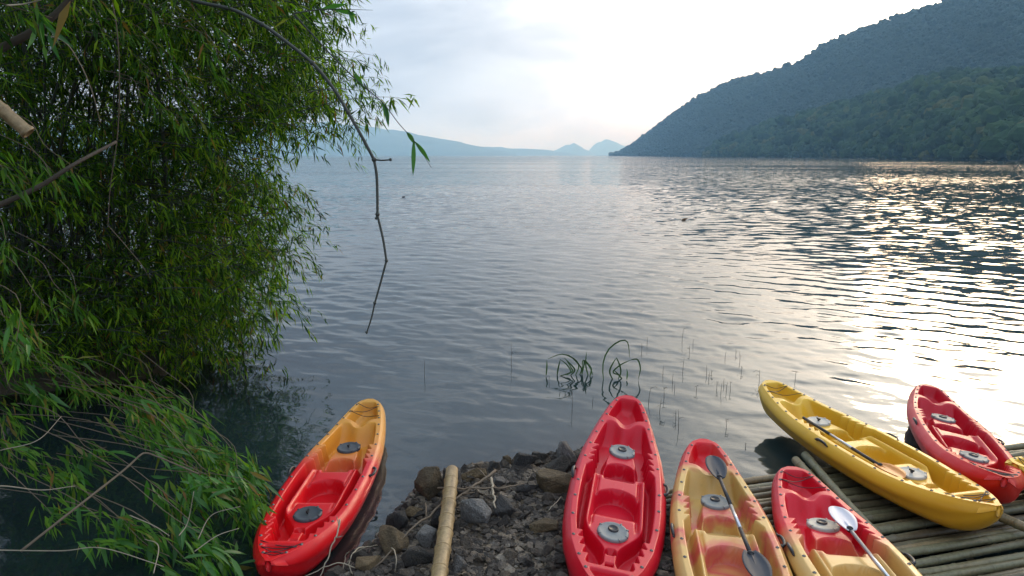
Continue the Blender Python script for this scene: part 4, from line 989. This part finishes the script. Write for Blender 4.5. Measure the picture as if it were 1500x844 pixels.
for k, c_ in enumerate([(.05, .17, .025), (.075, .23, .03), (.035, .13, .02), (.10, .25, .04), (.22, .17, .05)]):
    m, t = new_mat('single_leaf'); tcx = t.n('ShaderNodeTexCoord').outputs['Object']; sepx = t.n('ShaderNodeSeparateXYZ'); t.l(tcx, sepx.inputs[0])
    st = t.noise(t.mapping(tcx, (2, 60, 1)), 3, 3); cc = t.mix(st, tuple(q * .7 for q in c_), tuple(q * 1.3 for q in c_))
    p = t.n('ShaderNodeBsdfPrincipled', _Roughness=.4); t.l(cc, p.inputs['Base Color']); tr = t.n('ShaderNodeBsdfTranslucent'); t.l(t.mix(1., cc, (1.4, 1.6, .7), 'MULTIPLY'), tr.inputs[0])
    mx = t.n('ShaderNodeMixShader', _Fac=.4); t.l(p.outputs[0], mx.inputs[1]); t.l(tr.outputs[0], mx.inputs[2]); finish(t, mx.outputs[0])
    lm = leaf_mesh(k - 2); lm.materials.append(m); LM.append(lm)
NB = Vector(near.location)
for q, i in enumerate(order[:290]):
    M = Matrix((D_[i], sd_[i], nm_[i])).transposed().to_4x4(); M.translation = Vector(P_[i]) - NB
    o = obj('leaf', LM[4 if q % 17 == 5 else q % 4], None, near); o.matrix_local = M @ Matrix.Diagonal((L_[i], L_[i] * 1.0, L_[i], 1))
child('foliage', nl.mesh('foliage', order[290:]), LEAF_NEAR, near, kind='stuff')
for root, tip, d in ns:
    g = Geo(); mid = (root + tip) / 2 + [0, 0, .12]; g.tube(spline([root, mid, tip - d * .25, tip + d * .12], 12), np.linspace(.0048, .002, 12), 5); child('stem', g.mesh('stem'), TWIG, near)
def cane(pts, r, mat, label, name='bamboo_cane', cat='bamboo stem', taper=.6, sides=8, nodes=0):
    P3 = [at_d(px, py, dep) for px, py, dep in pts]; sp = spline(P3, 7 * len(P3)); n = len(sp); rad = np.linspace(r, r * taper, n)
    if nodes: rad[::nodes] *= 1.18
    g = Geo(); g.tube(sp, rad, sides); return obj(name, g.mesh(name), mat, None, None, label=label, category=cat)
cane([(30, 808, 5.3), (110, 745, 5.6), (180, 690, 6.0), (204, 668, 6.15), (213, 664, 6.2), (228, 668, 6.2), (290, 694, 6.0)], .0105, TWIG, 'dry brown bamboo cane bent over the dark shallows', nodes=6)
cane([(-60, 805, 5.0), (0, 806, 5.2), (90, 807, 5.2), (150, 803, 5.2), (240, 830, 5.0)], .005, TWIG_PALE, 'thin pale cane lying level just above the dark shallows')
cane([(-60, 720, 5.4), (0, 712, 5.6), (60, 718, 5.8), (110, 712, 6)], .006, TWIG_PALE, 'thin dry cane sticking out of the left thicket')
for k, pts in enumerate([[(262, 785, 5.4), (275, 765, 5.5), (284, 720, 5.5)], [(290, 790, 5.2), (310, 755, 5.3), (352, 742, 5.3)], [(285, 808, 5.1), (318, 785, 5.2), (350, 774, 5.3)], [(225, 840, 5), (232, 800, 5.2), (212, 790, 5.3)], [(190, 755, 5.6), (225, 770, 5.5), (248, 785, 5.4)], [(0, 660, 5.8), (55, 645, 6), (90, 610, 6.3)]]):
    cane(pts, .0042, TWIG_PALE, 'pale dry stem tangled under the low bamboo branches'); col.objects[-1]['group'] = 'dry stems under the low branches'
cb = loose(at_d(-70, 104, 3.6), at_d(41, 197, 3.75), 'thick pale cut bamboo culm poking in above the bare brown branch', pole_mesh('cut_bamboo', 0.7, 0.036, 52, 0.22, 16), DRYBAM, 'cut_bamboo'); cb['category'] = 'bamboo stem'
cane([(-40, 315, 5.5), (0, 300, 5.6), (60, 272, 5.7), (110, 240, 5.8), (170, 208, 6.2)], .026, BARK, 'brown bare branch slanting up in front of the bamboo stems', 'bare_branch', 'branch', .5)
cane([(-40, 95, 6), (0, 72, 6), (50, 45, 6), (80, 22, 6), (120, -20, 6)], .042, BARK, 'grey brown branch crossing the upper bamboo leaves', 'bare_branch', 'branch', .6)
cane([(62, 50, 5.8), (95, 62, 5.8), (118, 95, 6), (135, 135, 6.2), (147, 180, 6.5)], .006, TWIG_PALE, 'pale thin vine curving down from the grey brown branch', 'hanging_vine', 'vine', .6)
cane([(165, 5, 7.5), (172, 50, 7.5), (175, 120, 7.5), (172, 200, 7.6), (162, 270, 7.7), (158, 330, 7.8)], .007, TWIG, 'long thin brown vine hanging straight down the bamboo', 'hanging_vine', 'vine', .6)
cane([(10, 8, 4.5), (35, 6, 4.6), (60, 0, 4.6)], .006, TWIG_PALE, 'short pale twig at the top of the thicket', 'hanging_vine', 'vine', .6)
cane([(158, 330, 7.8), (180, 355, 7.8), (205, 385, 7.8), (215, 400, 7.8)], .005, TWIG, 'thin brown vine looping across the dark stems', 'hanging_vine', 'vine', .6)

# the bare branch that hangs in front of the lake
HD = 4.6
hb_ = thing('hanging_branch', 'dark jointed bamboo branch hanging bare in front of the lake', 'branch', at_d(340, 15, HD))
def hpart(name, pts, r0, r1, mat, sides=7):
    P3 = [at_d(px, py, HD + dz) for px, py, dz in pts]; sp = spline(P3, 7 * len(P3)); g = Geo(); g.tube(sp, np.linspace(r0, r1, len(sp)), sides); return child(name, g.mesh(name), mat, hb_)
hpart('stem', [(200, -30, 0), (280, 0, 0), (340, 14, 0), (384, 36, 0), (420, 62, 0), (460, 95, 0), (490, 132, 0), (510, 165, 0), (530, 200, 0), (548, 234, 0)], .0125, .0105, DARKTWIG)
hpart('stem', [(548, 234, 0), (552, 262, 0), (553, 316, 0)], .010, .0095, DARKTWIG)
hpart('stem', [(553, 316, 0), (561, 350, 0), (566, 382, 0)], .0088, .0078, DARKTWIG)
hpart('stem', [(566, 382, 0), (558, 412, 0), (549, 444, 0)], .0075, .0065, DARKTWIG)
hpart('stem', [(549, 444, 0), (544, 466, 0), (537, 488, 0)], .006, .005, DARKTWIG)
hpart('stub', [(548, 234, 0), (560, 235, 0), (572, 234, 0)], .006, .005, DARKTWIG)
hpart('stub', [(553, 310, 0), (551, 320, 0)], .006, .005, DARKTWIG)
for px, py, r_ in [(384, 36, .018), (457, 92, .018), (510, 165, .017), (548, 234, .018), (572, 234, .011), (553, 314, .016), (551, 320, .010), (566, 382, .013), (549, 444, .012), (537, 487, .010)]:
    c3 = at_d(px, py, HD); g = Geo(); g.lathe([(0, -r_), (r_ * .7, -r_ * .7), (r_, 0), (r_ * .7, r_ * .7), (0, r_)], (0, 0, 0), 8); child('node', g.mesh('node'), DARKTWIG, hb_, loc=c3)
sp_ = thing('leafy_twig', 'slim green twig ending in three leaves over the far shore', 'twig', at_d(500, 90, HD + .2))
g = Geo(); g.tube(spline([at_d(px, py, HD + .2) for px, py in [(430, 20), (480, 75), (525, 120), (560, 150), (585, 182), (608, 208), (632, 246)]], 30), np.linspace(.006, .0015, 30), 5)
child('stem', g.mesh('stem'), DARKTWIG, sp_)
g = Geo(); g.tube(spline([at_d(px, py, HD + .2) for px, py in [(430, 20), (470, 14), (510, 14), (546, 15)]], 14), np.linspace(.005, .0012, 14), 5); child('stem', g.mesh('stem'), DARKTWIG, sp_)
for a_, b_ in [((596, 194), (608, 212)), ((606, 206), (605, 258)), ((608, 208), (630, 238)), ((564, 152), (569, 186)), ((520, 108), (532, 130)), ((470, 14), (508, 6)), ((510, 14), (520, 38)), ((560, 150), (570, 182)), ((490, 14), (522, 22))]:
    A = at_d(*a_, HD + .2); B = at_d(*b_, HD + .2); g = Geo(); sp = spline([A, (A + B) / 2 + [0, 0.01, .005], B], 8); n = 8; sdv = np.cross(B - A, [0, 1, .3]); sdv /= np.linalg.norm(sdv); ww = (.016 * np.sin(np.linspace(.25, 3.1, n)))[:, None]
    v = np.concatenate([sp - sdv * ww, sp + np.array([0, .006, 0]), sp + sdv * ww]); i = np.arange(n - 1)
    g.add(v, np.concatenate([np.stack([i, i + 1, i + 1 + n, i + n], 1), np.stack([i + n, i + n + 1, i + 1 + 2 * n, i + 2 * n], 1)])); child('leaf', g.mesh('leaf'), LM[0].materials[0], sp_)
